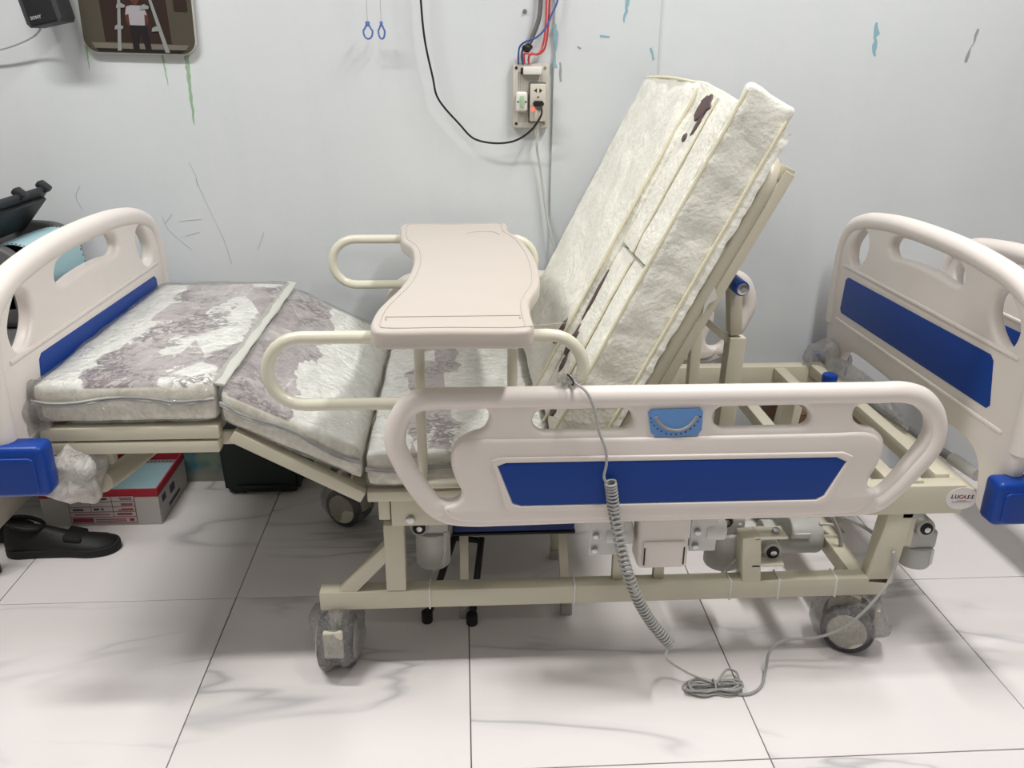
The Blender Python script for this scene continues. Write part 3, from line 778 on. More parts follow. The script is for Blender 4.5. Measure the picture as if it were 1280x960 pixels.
wire([(925, 655), (928, 690), (920, 700), (905, 712), (902, 722)], 1.68, .004, 'cord_light')
part('far_leg_brace', lambda bm: bar(bm, at(1040, 660, Y=2.15), at(1095, 715, Y=2.15), .04, .04), 'cream_metal')
part('foot_end_rod', lambda bm: sweep(bm, [at(1010, 640, Y=2.2), at(1065, 665, Y=2.2)], .02, 12), 'cream_metal')

# ---- wrapping left on the bed's corners
bm = B(); blob(bm, at(92, 590, Y=1.60), .055, .06, .062, .5, 3, 5); mk('plastic_wrap', bm, 'milky_wrap', bed, 70)
bm = B(); blob(bm, at(48, 518, Y=1.62), .035, .05, .055, .5, 3, 8); mk('plastic_wrap', bm, 'bubble_wrap', bed, 70)
bm = B(); blob(bm, V((1.10, 2.38, .455)), .055, .06, .055, .5, 3, 6); mk('plastic_wrap', bm, 'bubble_wrap', bed, 70)
bm = B(); blob(bm, V((1.105, 2.14, .45)), .028, .20, .045, .4, 3, 9); mk('plastic_wrap', bm, 'bubble_wrap', bed, 70)
for u, v in ((1038, 467), (1052, 480)):
    p = at(u, v, Z=.47); part('blue_end_cap', lambda bm: cyl(bm, p+V((0, 0, -.03)), p, .022, 16, .006), 'blue_plastic')

# ================================================================== MATTRESS (flat sections)
mat_ = empty('mattress', (-.3, BY, .46), 'white and mauve printed mattress in jointed sections under clear plastic wrap', 'mattress')
def section(name, a, b_, h, y0=1.59, y1=2.388, amp=.003, seed=1, sag=.0, shear=False):
    a = V((a[0], y0, a[1])); b_ = V((b_[0], y0, b_[1])); d = (b_-a); L = d.length
    x = d.normalized(); y = V((0, 1, 0)); z = V((0, 0, 1)) if shear else x.cross(y)
    m = fr(a, x, y, z)
    bm = B(); cushion(bm, L, y1-y0, h, .014, m, amp, 8, seed, sag=sag); o = mk(name, bm, 'fabric', mat_, 60)
    # zip line round the side
    for zz in (h*.55, h*.62):
        bm = B(); sweep(bm, [m @ V((L*k/24, -.0035+.004*noise.noise(V((k*.7, zz*50, seed))), zz-.006*math.sin(k*.4))) for k in range(25)], .0028, 6); mk('zip', bm, 'zip_grey', o)
    # clear film
    m2 = fr(a-x*.004-y*.006-z*.001, x, y, z)
    bm = B(); cushion(bm, L+.008, y1-y0+.012, h+.007, .016, m2, .004, 9, seed+5, sag=sag, ridge=.005); mk('plastic_wrap', bm, 'clear_wrap', o, 75)
    return o
s1 = section('foot_section', (-.845, .626), (-.492, .626), .082, sag=.008, seed=1)
s2 = section('leg_section', (-.484, .624), (-.213, .486), .072, seed=2, shear=True)
bm = B(); cushion(bm, .028, .82, .006, .0025, fr((-.502, 1.60, .702), (1, 0, -.25), (0, 1, 0)), .003, 14, 3, 5, 40, 3); mk('joint_strip', bm, 'joint_film', mat_, 60)
s3 = section('seat_section', (-.205, .471), (.185, .471), .074, seed=3)

# ================================================================== BACK MATTRESS
bmx = empty('back_mattress', BO+V((-.1, 1.97, -.2)), 'cream nonwoven back mattress with raised side wings strapped on the tilted backrest', 'mattress')
def slab(name, u0, u1, n0, n1, ya, yb, amp=.004, seed=0, r=.02, ridge=.003, f=7, cell=.022):
    m = fr(bk(u0, n0, ya), BU, (0, 1, 0), BN)
    bm = B(); cushion(bm, u1-u0, yb-ya, n1-n0, r, m, amp, f, seed, ridge=ridge, cell=cell); return mk(name, bm, 'nonwoven', bmx, 60)
UB = -.19
wf = slab('far_wing', UB, .588, .0, .130, 1.855, 2.43, .005, 3, .014)
mu = slab('upper_panel', .215, .568, .004, .116, 1.735, 1.853, .003, 4, .010)
mu2 = slab('upper_panel', .215, .564, .004, .114, 1.622, 1.734, .003, 5, .010)
ml = slab('lower_panel', UB, .212, .004, .110, 1.725, 1.853, .003, 6, .010)
ml2 = slab('lower_panel', UB, .212, .004, .108, 1.622, 1.724, .003, 7, .010)
wn = slab('near_wing', UB, .600, .006, .112, 1.600, 1.622, .004, 8, .010, .005, 12, .009)
def piping(parent, pts, r=.0035, mat='seam_cream'):
    bm = B(); P = catmull(pts, 6); P = [p+V((noise.noise(p*40), noise.noise(p*40+V((5, 0, 0))), 0))*.002 for p in P]
    sweep(bm, P, r, 6); mk('piping', bm, mat, parent)
piping(wf, [bk(.57, .126, 1.860), bk(.2, .129, 1.857), bk(-.2, .127, 1.859)])
piping(wf, [bk(.582, .125, 1.88), bk(.586, .128, 2.15), bk(.582, .125, 2.41)])
piping(wn, [bk(.585, .109, 1.603), bk(.3, .110, 1.602), bk(-.2, .109, 1.603)])
piping(mu2, [bk(.56, .114, 1.735), bk(.39, .114, 1.735), bk(.22, .114, 1.735)], .0022)
piping(ml2, [bk(.20, .108, 1.725), bk(0, .108, 1.725), bk(-.2, .108, 1.725)], .003)
piping(wn, [bk(.57, .016, 1.598), bk(.2, .014, 1.597), bk(-.2, .014, 1.597)])
piping(wn, [bk(.586, .09, 1.606), bk(.589, .05, 1.606), bk(.584, .01, 1.606)])
bm = B(); N = 90; rows = []      # puckered hem below the seam
for k in range(N+1):
    u = .555-.76*k/N; wv = noise.noise(V((k*.55, 0, 0))); dn = -.004-.005*noise.noise(V((k*.2, 3, 0)))
    rows.append([bm.verts.new(bk(u, .016, 1.5985)), bm.verts.new(bk(u, .006+dn*.5, 1.593+.003*wv)), bm.verts.new(bk(u, dn, 1.5925+.003*wv)), bm.verts.new(bk(u, dn, 1.5965))])
for A, C in zip(rows, rows[1:]):
    for k in range(3): bm.faces.new((A[k], A[k+1], C[k+1], C[k]))
mk('gathered_hem', bm, 'nonwoven', wn, 60)
# brown print showing at the folds
def smudge(parent, u, n, y, su, sy, seed):
    bm = B(); N = 26; c = [bm.verts.new(bk(u+su*math.cos(a)*(1+.55*noise.noise(V((math.cos(a)*2+seed, math.sin(a)*2, 0)))), n, y+sy*math.sin(a)*(1+.55*noise.noise(V((math.cos(a)*2, math.sin(a)*2+seed, 3)))))) for a in [2*math.pi*k/N for k in range(N)]]
    bm.faces.new(c); r = bmesh.ops.extrude_face_region(bm, geom=bm.faces[:])
    for v in r['geom']:
        if isinstance(v, bmesh.types.BMVert): v.co -= BN*.004
    mk('printed_patch', bm, 'stain_print', parent)
smudge(mu, .535, .1185, 1.785, .026, .036, 1); smudge(mu, .50, .1185, 1.762, .024, .010, 2)
smudge(mu, .468, .1185, 1.80, .009, .014, 3)
smudge(ml, -.03, .1125, 1.825, .034, .022, 4); smudge(ml, -.08, .1125, 1.80, .018, .014, 5); smudge(ml, .09, .1125, 1.843, .06, .007, 6)
smudge(wf, -.035, .133, 1.885, .028, .018, 7)
smudge(ml2, -.155, .1105, 1.69, .012, .018, 8)

# ================================================================== TRAY
TZ = .861
tray = empty('overbed_tray', (0, 1.97, TZ-.04), 'cream white plastic overbed tray with a scooped edge lying across the tube loops', 'tray')
tp = [(463, 408), (470, 388), (482, 375), (500, 358), (512, 340), (517, 322), (513, 308), (502, 300), (500, 290), (502, 281), (510, 279), (570, 279), (625, 278), (633, 279), (636, 288), (650, 297), (665, 315), (674, 338), (674, 355), (665, 370), (662, 378), (664, 392), (667, 408), (660, 412), (560, 413), (470, 413)]
T2 = [(lambda q: (q.x, q.y))(at(u, v, Z=TZ)) for u, v in tp]
cy_ = sum(p[1] for p in T2)/len(T2)
out = sm(T2, 5)
bm = B(); plate(bm, out, [], .036, .009, fr((0, 0, TZ-.018), (1, 0, 0), (0, 1, 0)), 4); tb = mk('board', bm, 'tray_plastic', tray, 50)
def inset(l, d):
    n = len(l); r = []
    area2 = sum(l[i][0]*l[(i+1) % n][1]-l[(i+1) % n][0]*l[i][1] for i in range(n)); sgn = 1 if area2 > 0 else -1
    for i in range(n):
        a, c = l[i-1], l[(i+1) % n]; dx, dy = c[0]-a[0], c[1]-a[1]; L = math.hypot(dx, dy) or 1
        r.append((l[i][0]-sgn*dy/L*d, l[i][1]+sgn*dx/L*d))
    return r
bm = B(); plate(bm, inset(out, .016), [inset(out, .0185)], .0022, .0008, fr((0, 0, TZ+.0006), (1, 0, 0), (0, 1, 0)), 2); mk('raised_rim', bm, 'tray_plastic', tb)
ra = [at(u, v, Z=TZ+.0008) for u, v in ((482, 400), (482, 396), (570, 395), (650, 394), (650, 398))]
bm = B(); sweep(bm, ra, .0014, 6); mk('moulded_line', bm, 'tray_plastic', tb)
ra = [at(u, v, Z=TZ+.0008) for u, v in ((583, 292), (590, 290), (605, 289), (618, 290), (624, 293))]
bm = B(); sweep(bm, catmull(ra, 4), .0014, 6); mk('moulded_line', bm, 'tray_plastic', tb)

# ================================================================== HANDSET CORD
cord = empty('control_cord', at(890, 860, Z=0), 'grey coiled control cord hanging over the near side rail down to the floor', 'cord')
CY = RY-.043
def pt(u, v, y=CY): return at(u, v, Y=y)
P = catmull([pt(712, 474, RY+.01), pt(722, 481, RY-.022), pt(733, 490, CY), pt(743, 512), pt(749, 540), pt(757, 562), pt(758, 580), pt(755, 596), pt(758, 604)], 8)
bm = B(); sweep(bm, P, .0028, 8); mk('straight_lead', bm, 'cord_grey', cord)
axis = catmull([pt(763, 603, CY), pt(768, 640, CY), pt(780, 700, CY-.004), pt(797, 748, CY-.002), pt(816, 780, CY), pt(838, 806, CY)], 60)
hel = []; turns = 46; N = len(axis)
for i in range(turns*14):
    t = i/(turns*14-1); k = t*(N-1); j = min(int(k), N-2); p = axis[j].lerp(axis[j+1], k-j); d = (axis[j+1]-axis[j]).normalized()
    s = d.cross(V((0, 1, 0))).normalized(); n_ = s.cross(d); a = 2*math.pi*turns*t
    hel.append(p+(s*math.cos(a)+n_*math.sin(a))*.0105)
bm = B(); sweep(bm, hel, .0026, 6); mk('coil', bm, 'cord_grey', cord, 80)
def fp(u, v, z=.004): return at(u, v, Z=z)
bm = B(); sweep(bm, catmull([pt(836, 808, CY), pt(833, 815, CY), at(838, 828, Z=.05), at(860, 841, Z=.03), fp(882, 850, .02), fp(900, 856, .016)], 7), .0026, 7); mk('thin_lead', bm, 'cord_light', cord)
c0 = fp(893, 858, .012)
for k in range(7):
    aa = .060+.006*math.sin(k*2.1); bb = .020+.007*math.cos(k*1.7); ox = .006*math.sin(k*3); ang = .10*math.sin(k*1.3)
    pts = []
    for j in range(30):
        t = 2*math.pi*j/30; x = aa*math.cos(t); y = bb*math.sin(t)*(1-.45*math.exp(-(x/.02)**2))
        pts.append(c0+V((ox+x*math.cos(ang)-y*math.sin(ang), x*math.sin(ang)+y*math.cos(ang)+.004*math.sin(k*2), -.008+.004*(k % 4)+.004*math.sin(t*2+k))))
    bm = B(); sweep(bm, pts, .0026, 7, True); mk('cord_loop', bm, 'cord_grey', cord)
bm = B(); sweep(bm, catmull([c0+V((.004, .0, .008)), c0+V((.03, .025, .02)), fp(913, 837, .018), fp(920, 840, .012), fp(924, 850, .008)], 6), .0026, 7); mk('cord_loop', bm, 'cord_grey', cord)
bm = B(); sweep(bm, [c0+V((-.001, .014*math.cos(t), .003+.012*math.sin(t))) for t in [2*math.pi*k/12 for k in range(12)]], .0022, 6, True); mk('twist_tie', bm, 'cord_light', cord)
lead = catmull([fp(922, 868), fp(938, 867), fp(951, 858), at(957, 838, Y=1.53), at(962, 815, Y=1.545), at(978, 801, Y=1.56), at(1020, 797, Y=1.555), at(1050, 787, Y=1.55), at(1076, 768, Y=1.55), at(1100, 742, Y=1.575), at(1114, 722, Y=1.588), at(1119, 704, Y=1.592), at(1117, 690, Y=1.592)], 8)
bm = B(); sweep(bm, lead, .0034, 8); mk('main_lead', bm, 'cord_grey', cord)
bm = B(); blob(bm, pt(712, 476, RY+.004), .020, .014, .010, .6, 4, 3, 3); mk('plastic_wrap', bm, 'bubble_wrap', cord, 70)
bm = B(); sweep(bm, catmull([pt(709, 468, RY-.02), pt(714, 473, RY-.02), pt(717, 478, RY-.024), pt(715, 482, RY-.026)], 4), .0018, 6); mk('twist_tie', bm, 'cable_black', cord)

# ================================================================== SECOND BED'S HEADBOARD
x2 = 1.47
sb = empty('spare_headboard', (x2, YC, 0), 'grey white arched headboard standing behind the right end of the bed', 'headboard')
h2 = copy_tree(head, sb); h2.name = 'board_panel'
h2.location = V((0, 0, head.location.z-.072))
for y in (1.60, 2.33):
    bm = B(); box(bm, x2-.02, x2+.02, y-.02, y+.02, 0, .42, .004); mk('standing_leg', bm, 'cream_metal', sb)

# ================================================================== LEFT CORNER: desk, printer, box, shoes, bin
dk = empty('side_desk', (-1.55, 2.2, 0), 'beige desk behind the footboard with the open printer on top', 'desk')
bm = B(); box(bm, -1.95, -1.085, 1.98, 2.52, .63, .655, .004); mk('desk_top', bm, 'printer_dark', dk)
bm = B(); box(bm, -1.275, -1.25, 1.99, 2.51, .116, .632, .003); mk('side_panel', bm, 'desk_beige', dk)
bm = B(); box(bm, -1.93, -1.905, 1.99, 2.51, .0, .632, .003); mk('side_panel', bm, 'desk_beige', dk)
for y in (2.02, 2.48):
    bm = B(); box(bm, -1.285, -1.255, y-.02, y+.02, 0, .12, .003); mk('desk_foot', bm, 'black_plastic', dk)
pr = empty('receipt_printer', (-1.22, 2.3, .655), 'dark grey dot matrix printer with its black lid open on the desk', 'printer')
bm = B(); box(bm, -1.40, -1.10, 2.13, 2.47, .6555, .80, .022, 4); mk('body', bm, 'printer_dark', pr)
for y0, y1 in ((2.13, 2.165), (2.445, 2.48)):
    prof = [(-1.40, .712), (-1.25, .705), (-1.09, .712), (-1.085, .79), (-1.10, .835), (-1.13, .862), (-1.19, .872), (-1.30, .87), (-1.40, .84)]
    bm = B(); plate(bm, sm(prof, 4), [], y1-y0, .008, XZ((y0+y1)/2)); mk('end_cheek', bm, 'printer_dark', pr, 50)
bm = B(); box(bm, -1.34, -1.12, 2.17, 2.44, .79, .815, .004); mk('platen_bay', bm, 'black_plastic', pr)
bm = B(); cyl(bm, (-1.20, 2.17, .825), (-1.20, 2.44, .825), .018, 18); mk('platen', bm, 'black_rubber', pr)
# lid: a slab leaning back over the printer
l0 = V((-1.24, 2.10, .845)); lu = V((.10, 0, .115)).normalized()
bm = B(); cushion(bm, .155, .37, .016, .006, fr(l0, lu, (0, 1, 0)), .0, 5, 0, 6, 8, 3); lid = mk('lid', bm, 'printer_lid', pr)
for y in (2.12, 2.30, 2.435):
    bm = B(); box(bm, 0, .02, 0, .035, -.004, .03, .006, 2, fr(l0+lu*.142+V((0, y-2.10, 0)), lu, (0, 1, 0))); mk('lid_latch', bm, 'printer_lid', lid)
bm = B(); box(bm, 0, .11, .02, .35, -.012, 0, .003, 1, fr(l0+lu*.02, lu, (0, 1, 0))); mk('lid_rib', bm, 'black_plastic', lid)
bm = B(); box(bm, -1.098, -1.0965, 2.17, 2.215, .70, .76, .0004, 1); lb2 = mk('rating_label', bm, 'label_white', pr)
bm = B(); box(bm, -1.0962, -1.0955, 2.185, 2.20, .735, .75); mk('label_print', bm, 'ink_red', lb2)
# continuous paper over the front and down
def sheet(path, y0, y1, th=.0008, holes=True):
    bm = B(); P = catmull(path, 8); A = []; C = []
    for p in P: A.append((bm.verts.new((p.x, y0, p.z)), bm.verts.new((p.x, y1, p.z))))
    for i in range(len(P)-1): bm.faces.new((A[i][0], A[i+1][0], A[i+1][1], A[i][1]))
    r = bmesh.ops.extrude_face_region(bm, geom=bm.faces[:])
    for v in r['geom']:
        if isinstance(v, bmesh.types.BMVert): v.co += V((.0006, 0, -.0006))
    return bm, P
path = [V((-1.21, 0, .842)), V((-1.16, 0, .858)), V((-1.12, 0, .862)), V((-1.085, 0, .845)), V((-1.066, 0, .80)), V((-1.058, 0, .73)), V((-1.055, 0, .66)), V((-1.06, 0, .50)), V((-1.07, 0, .30)), V((-1.08, 0, .19))]
bm, P = sheet(path, 2.18, 2.425)
pp = mk('printer_paper', bm, 'paper_blue', None, 60); tag(pp, 'pale blue continuous form paper curling down out of the printer', 'paper')
for y in (2.187, 2.418):
    for i in range(4, len(P)-1, 1):
        if i % 2: continue
        bm = B(); box(bm, -.0022, .0022, -.0022, .0022, -.0004, .0004); d = (P[i+1]-P[i-1]).normalized()
        n_ = d.cross(V((0, 1, 0))); n_ = -n_ if n_.x+n_.z < 0 else n_
        bm.transform(fr(P[i]+V((0, y, 0))+n_*.0008, d, (0, 1, 0))); mk('tractor_hole', bm, 'ink_black', pp)
# carton of forms on the floor
cbx = empty('form_carton', (-1.05, 2.40, 0), 'white and red open carton of continuous forms on the floor under the footboard', 'box')
cx0, cx1, cy0, cy1, ch = -1.245, -.905, 2.272, 2.525, .118
for nm, a in (('front_side', (cx0, cx1, cy0, cy0+.004)), ('back_side', (cx0, cx1, cy1-.004, cy1)), ('end_side', (cx1-.004, cx1, cy0+.004, cy1-.004)), ('end_side', (cx0, cx0+.004, cy0+.004, cy1-.004))):
    bm = B(); box(bm, *a, 0, ch, .0006, 1); o = mk(nm, bm, 'carton_white', cbx)
    bm = B(); e = .0008; box(bm, a[0]-e, a[1]+e, a[2]-e, a[3]+e, ch-.024, ch+.001, .0004, 1); mk('red_band', bm, 'carton_red', o)
    if nm == 'front_side': fs = o
    if nm == 'end_side' and a[0] > -1: es = o
bm = B(); box(bm, cx0+.004, cx1-.004, cy0+.004, cy1-.004, 0, .004); mk('bottom', bm, 'carton_white', cbx)
# printed form grid on the front
gx0, gx1, gz0, gz1 = -1.165, -.975, .010, .098
bm = B(); box(bm, gx0, gx1, cy0-.0016, cy0-.0009, gz0, gz1); mk('form_print', bm, 'carton_white', fs)
def ln(x0, x1, z0, z1, mat='print_red'):
    bm = B(); box(bm, x0, x1, cy0-.0022, cy0-.0014, z0, z1); mk('form_print', bm, mat, fs)
t = .0013
for z in (gz0, .030, .047, .064, .081, gz1): ln(gx0, gx1, z-t/2, z+t/2)
for x in (gx0, gx1): ln(x-t/2, x+t/2, gz0, gz1)
for x, z0, z1 in ((gx0+.062, .047, gz1), (gx0+.125, .030, gz1)): ln(x-t/2, x+t/2, z0, z1)
ln(gx0+.004, gx0+.064, gz0+.003, .027); ln(gx1-.022, gx1-.008, gz0+.005, .024)
for x0, x1, z in ((gx0+.07, gx1-.03, .022), (gx0+.07, gx1-.03, .016), (gx0+.012, gx0+.115, .0385), (gx0+.135, gx1-.012, .041), (gx0+.135, gx1-.012, .037), (gx0+.150, gx1-.006, .087), (gx0+.146, gx1-.006, .092), (gx0+.150, gx1-.006, .073), (gx0+.15, gx1-.006, .069), (gx0+.15, gx1-.006, .056), (gx0+.14, gx1-.006, .052)): ln(x0, x1, z-.0012, z+.0012)
for x0, x1, z in ((gx0+.012, gx0+.048, .088), (gx0+.085, gx0+.112, .090), (gx0+.01, gx0+.04, .055), (gx0+.07, gx0+.085, .056), (gx0+.092, gx0+.098, .056)): ln(x0, x1, z-.003, z+.003, 'print_ink')
for y0_, y1_, z0, z1 in ((2.30, 2.33, .06, .08), (2.37, 2.41, .05, .075), (2.35, 2.45, .02, .03)):
    bm = B(); box(bm, cx1+.0005, cx1+.0015, y0_, y1_, z0, z1); mk('form_print', bm, 'print_ink', es)
ff = B()
for k in range(8): box(ff, cx0+.03, cx1-.018, cy0+.012, cy1-.012, .012+.0105*k, .0215+.0105*k, .0015, 1)
fo = mk('form_stack', ff, 'paper_blue'); tag(fo, 'stack of pale blue continuous forms lying in the open carton', 'paper')
fo.location.z = .0045
for y in (cy0+.018, cy1-.018):
    for k in range(22):
        x = cx0+.05+k*(cx1-cx0-.085)/21
        bm = B(); box(bm, x-.002, x+.002, y-.002, y+.002, .0983-.0075, .0986-.0065); o = mk('tractor_hole', bm, 'ink_black', None)
        o.parent = fo; o.location = V((x, y, .1036))-V(fo.location)-V((0, 0, .0088))
# black shoes
def shoe(x, y, rz, s, label):
    o = empty('black_shoe', (x, y, 0), label, 'shoe')
    m = Matrix.Translation((x, y, 0)) @ Matrix.Rotation(rz, 4, 'Z') @ Matrix.Scale(s, 4)
    prof = [(-.14, .028, .092), (-.12, .036, .098), (-.07, .038, .088), (-.03, .038, .080), (.02, .043, .062), (.07, .047, .050), (.11, .044, .042), (.14, .030, .030), (.150, .012, .020)]
    bm = B(); rings = []
    for (px_, hw, h) in prof:
        rings.append([bm.verts.new((px_, hw*math.cos(a)*(1.0 if math.sin(a) < .4 else .8), .022+max(0, (h-.022))*max(0, math.sin(a)) if math.sin(a) > 0 else .020)) for a in [2*math.pi*k/20 for k in range(20)]])
    for A, C in zip(rings, rings[1:]):
        for k in range(20): bm.faces.new((A[k], A[(k+1) % 20], C[(k+1) % 20], C[k]))
    bm.faces.new(rings[0]); bm.faces.new(rings[-1][::-1]); bm.transform(m); mk('upper', bm, 'shoe_black', o, 60)
    so = sm([(-.145, .02), (-.12, .042), (-.05, .042), (.03, .047), (.09, .052), (.14, .035), (.158, 0), (.14, -.035), (.09, -.05), (.03, -.043), (-.05, -.04), (-.12, -.040), (-.145, -.02)], 4)
    bm = B(); plate(bm, so, [], .024, .004, fr((0, 0, .012), (1, 0, 0), (0, 1, 0))); bm.transform(m); mk('sole', bm, 'black_rubber', o)
    bm = B(); sweep(bm, [V((-.085+.045*math.cos(a), .030*math.sin(a), .092-.012*math.cos(a))) for a in [2*math.pi*k/20 for k in range(20)]], .006, 8, True); bm.transform(m); mk('collar', bm, 'shoe_black', o)
    bm = B(); box(bm, .0, .05, -.034, .034, .052, .066, .006, 2, Matrix.Rotation(.28, 4, 'Y')); bm.transform(m); mk('strap', bm, 'shoe_black', o)
    return o
a = at(75, 688, Z=0); shoe(a.x+.01, a.y, math.radians(2), 1.0, 'black shoe lying just in front of the form carton')
a = at(22, 664, Z=0); shoe(a.x-.10, a.y-.01, math.radians(-4), 1.0, 'black shoe partly under the desk, half hidden by the other black shoe')
# dark green bin against the wall
gb = empty('storage_bin', (-.645, 2.48, 0), 'dark green plastic bin standing against the wall behind the bed', 'bin')
bm = B(); t = B(); bmesh.ops.create_cube(t, size=1)
for v in t.verts:
    top = v.co.z > 0; k = 1.12 if top else 1.0
    v.co = V((-.645+v.co.x*.235*k, 2.487+v.co.y*.088*(1.1 if top else 1), .005 if not top else .36))
bmesh.ops.bevel(t, geom=t.edges[:], offset=.014, segments=3, affect='EDGES'); merge(bm, t); mk('body', bm, 'bin_green', gb)
bm = B(); box(bm, -.785, -.505, 2.432, 2.54, .352, .372, .006); mk('rim', bm, 'bin_green', gb)
for z in (.03, .34):
    bm = B(); box(bm, -.72, -.56, 2.434, 2.445, z, z+.008, .002, 1); mk('moulded_rib', bm, 'bin_green', gb)
for x in (-.72, -.57):
    bm = B(); box(bm, x-.02, x+.02, 2.46, 2.51, 0, .008, .002, 1); mk('foot_pad', bm, 'black_plastic', gb)
# stool with blue seat and a black folding stand under the bed
stl = empty('low_stool', (.12, 1.92, 0), 'low stool with blue seat and cream legs under the bed frame', 'stool')
bm = B(); zs_ = at(650, 665, Y=1.77).z; box(bm, -.03, .262, 1.77, 2.06, zs_, zs_+.03, .006); mk('seat', bm, 'stool_blue', stl)
bm = B(); box(bm, -.032, .264, 1.768, 2.062, zs_-.007, zs_, .002); mk('seat_rim', bm, 'black_plastic', stl)
for (x, y), dx in (((-.005, 1.785), .0), ((.232, 1.785), .018), ((-.005, 2.04), 0), ((.232, 2.04), .018)):
    bm = B(); bar(bm, (x, y, zs_-.003), (x+dx, y, .012), .022, .022); lg = mk('leg', bm, 'cream_metal', stl)
    bm = B(); box(bm, x+dx-.014, x+dx+.014, y-.014, y+.014, 0, .03, .002, 1); mk('foot_cap', bm, 'motor_grey', lg)
fs2 = empty('folding_stand', (-.04, 1.80, 0), 'black folding stand with rubber feet beside the low stool', 'stand')
for (u0, v0), (u1, v1), yb in (((569, 668), (534, 772), 1.80), ((602, 672), (590, 775), 1.79)):
    p0 = at(u0, v0, Y=yb+.10); p1 = at(u1, v1, Z=.012)
    bm = B(); sweep(bm, [p0, p1], .009, 10); lg = mk('leg', bm, 'black_plastic', fs2)
    bm = B(); cyl(bm, (p1.x, p1.y, 0), (p1.x, p1.y, .032), .014, 14, .004); mk('rubber_foot', bm, 'black_rubber', lg)
bm = B(); sweep(bm, [at(567, 672, Y=1.90), at(604, 676, Y=1.90)], .008, 8); mk('top_bar', bm, 'black_plastic', fs2)

# ================================================================== ON THE WALL
# loudspeaker
sp_ = empty('wall_speaker', (-1.09, 2.46, 1.37), 'small black loudspeaker hung on the wall beside the picture', 'speaker')
c = at(57, 31, Y=2.44)
m = Matrix.Translation((c.x, 2.44, c.z)) @ Matrix.Rotation(math.radians(-11), 4, 'Y') @ Matrix.Rotation(math.radians(-6), 4, 'Z') @ Matrix.Scale(.84, 4)
bm = B(); plate(bm, [(-.050, .0), (.050, .0), (.058, .012), (.058, .19), (-.058, .19), (-.058, .012)], [], .085, .004, m @ fr((0, .04, 0), (1, 0, 0), (0, 0, 1))); mk('cabinet', bm, 'speaker_side', sp_)
bm = B(); plate(bm, rrect(.086, .18, .006, 4, 0, .094), [], .006, .002, m @ fr((0, -.004, 0), (1, 0, 0), (0, 0, 1))); gr = mk('grille', bm, 'speaker_front', sp_)
bm = B(); textmesh(bm, 'SONY', .013, m @ fr((-.018, -.0078, .024), (1, 0, 0), (0, 0, 1)), .0004); mk('lettering', bm, 'logo_silver', gr)
bm = B(); box(bm, -.02, .02, .078, .10, .06, .13, .002, 1, m); mk('wall_bracket', bm, 'black_plastic', sp_)
bm = B(); sweep(bm, catmull([at(52, 34, Y=2.47), at(44, 44, Y=2.50), at(25, 54, Y=2.51), at(0, 62, Y=2.515), at(-40, 68, Y=2.52)], 6), .0026, 7)
tag(mk('speaker_wire', bm, 'cord_grey'), 'thin grey wire leaving the bottom of the wall speaker', 'wire')
# rounded picture
pc = empty('wall_picture', (-.86, WALL, 1.31), 'dark picture with rounded corners of a standing man in white shirt, hung on wall', 'picture')
m = fr((-.862, WALL-.010, 1.31), (1, 0, -.018), (.018, 0, 1))
PW, PH = .300, .36
bm = B(); plate(bm, rrect(PW, PH, .040, 8, 0, PH/2), [], .016, .003, m); mk('panel', bm, 'pic_edge', pc)
lay = [0]
def flat(pts, mat, name='print_area'):
    lay[0] += 1; bm = B()
    mm = m @ Matrix.Translation((0, 0, .0082+.00025*lay[0]))
    vs = [bm.verts.new(mm @ V((x, z, 0))) for x, z in pts]; f = bm.faces.new(vs)
    vs2 = [bm.verts.new(mm @ V((x, z, -.0004))) for x, z in pts]; bm.faces.new(vs2[::-1])
    n = len(pts)
    for i in range(n): bm.faces.new((vs[i], vs2[i], vs2[(i+1) % n], vs[(i+1) % n]))
    return mk(name, bm, mat, pc, 30)
flat(rrect(PW-.006, PH-.006, .037, 8, 0, PH/2), 'pic_olive')
flat([(-.090, .03), (.085, .028), (.078, .18), (.07, .352), (-.10, .352)], 'pic_dark')
flat([(-.118, .012), (.118, .010), (.130, .026), (-.128, .028)], 'pic_floor')
flat([(-.110, .006), (.105, .005), (.125, .013), (-.118, .014)], 'pic_trouser')
flat([(.10, .11), (.135, .11), (.132, .30), (.095, .30)], 'pic_dark')
flat([(-.018, .012), (-.002, .012), (0, .05), (.008, .05), (.014, .014), (.030, .014), (.022, .075), (-.020, .075)], 'pic_trouser')
flat([(-.030, .085), (-.023, .067), (-.018, .105), (.020, .105), (.024, .067), (.031, .085), (.027, .122), (-.027, .122)], 'pic_skin')
flat([(-.020, .073), (.020, .073), (.021, .10), (.028, .098), (.022, .118), (.012, .122), (-.012, .122), (-.024, .118), (-.029, .098), (-.020, .10)], 'pic_shirt')
flat([(.012*math.cos(a), .140+.017*math.sin(a)) for a in [2*math.pi*k/16 for k in range(16)]], 'pic_skin')
flat([(-.060, .008), (-.050, .008), (-.028, .22), (-.034, .22)], 'pic_silver')
flat([(.066, .006), (.078, .006), (.030, .19), (.024, .19)], 'pic_silver')
for x, z in ((-.049, .065), (-.038, .118), (.048, .062), (.024, .116)):
    flat([(x-.012, z-.004), (x+.010, z-.002), (x+.012, z+.004), (x, z+.010), (x-.010, z+.005)], 'pic_silver')
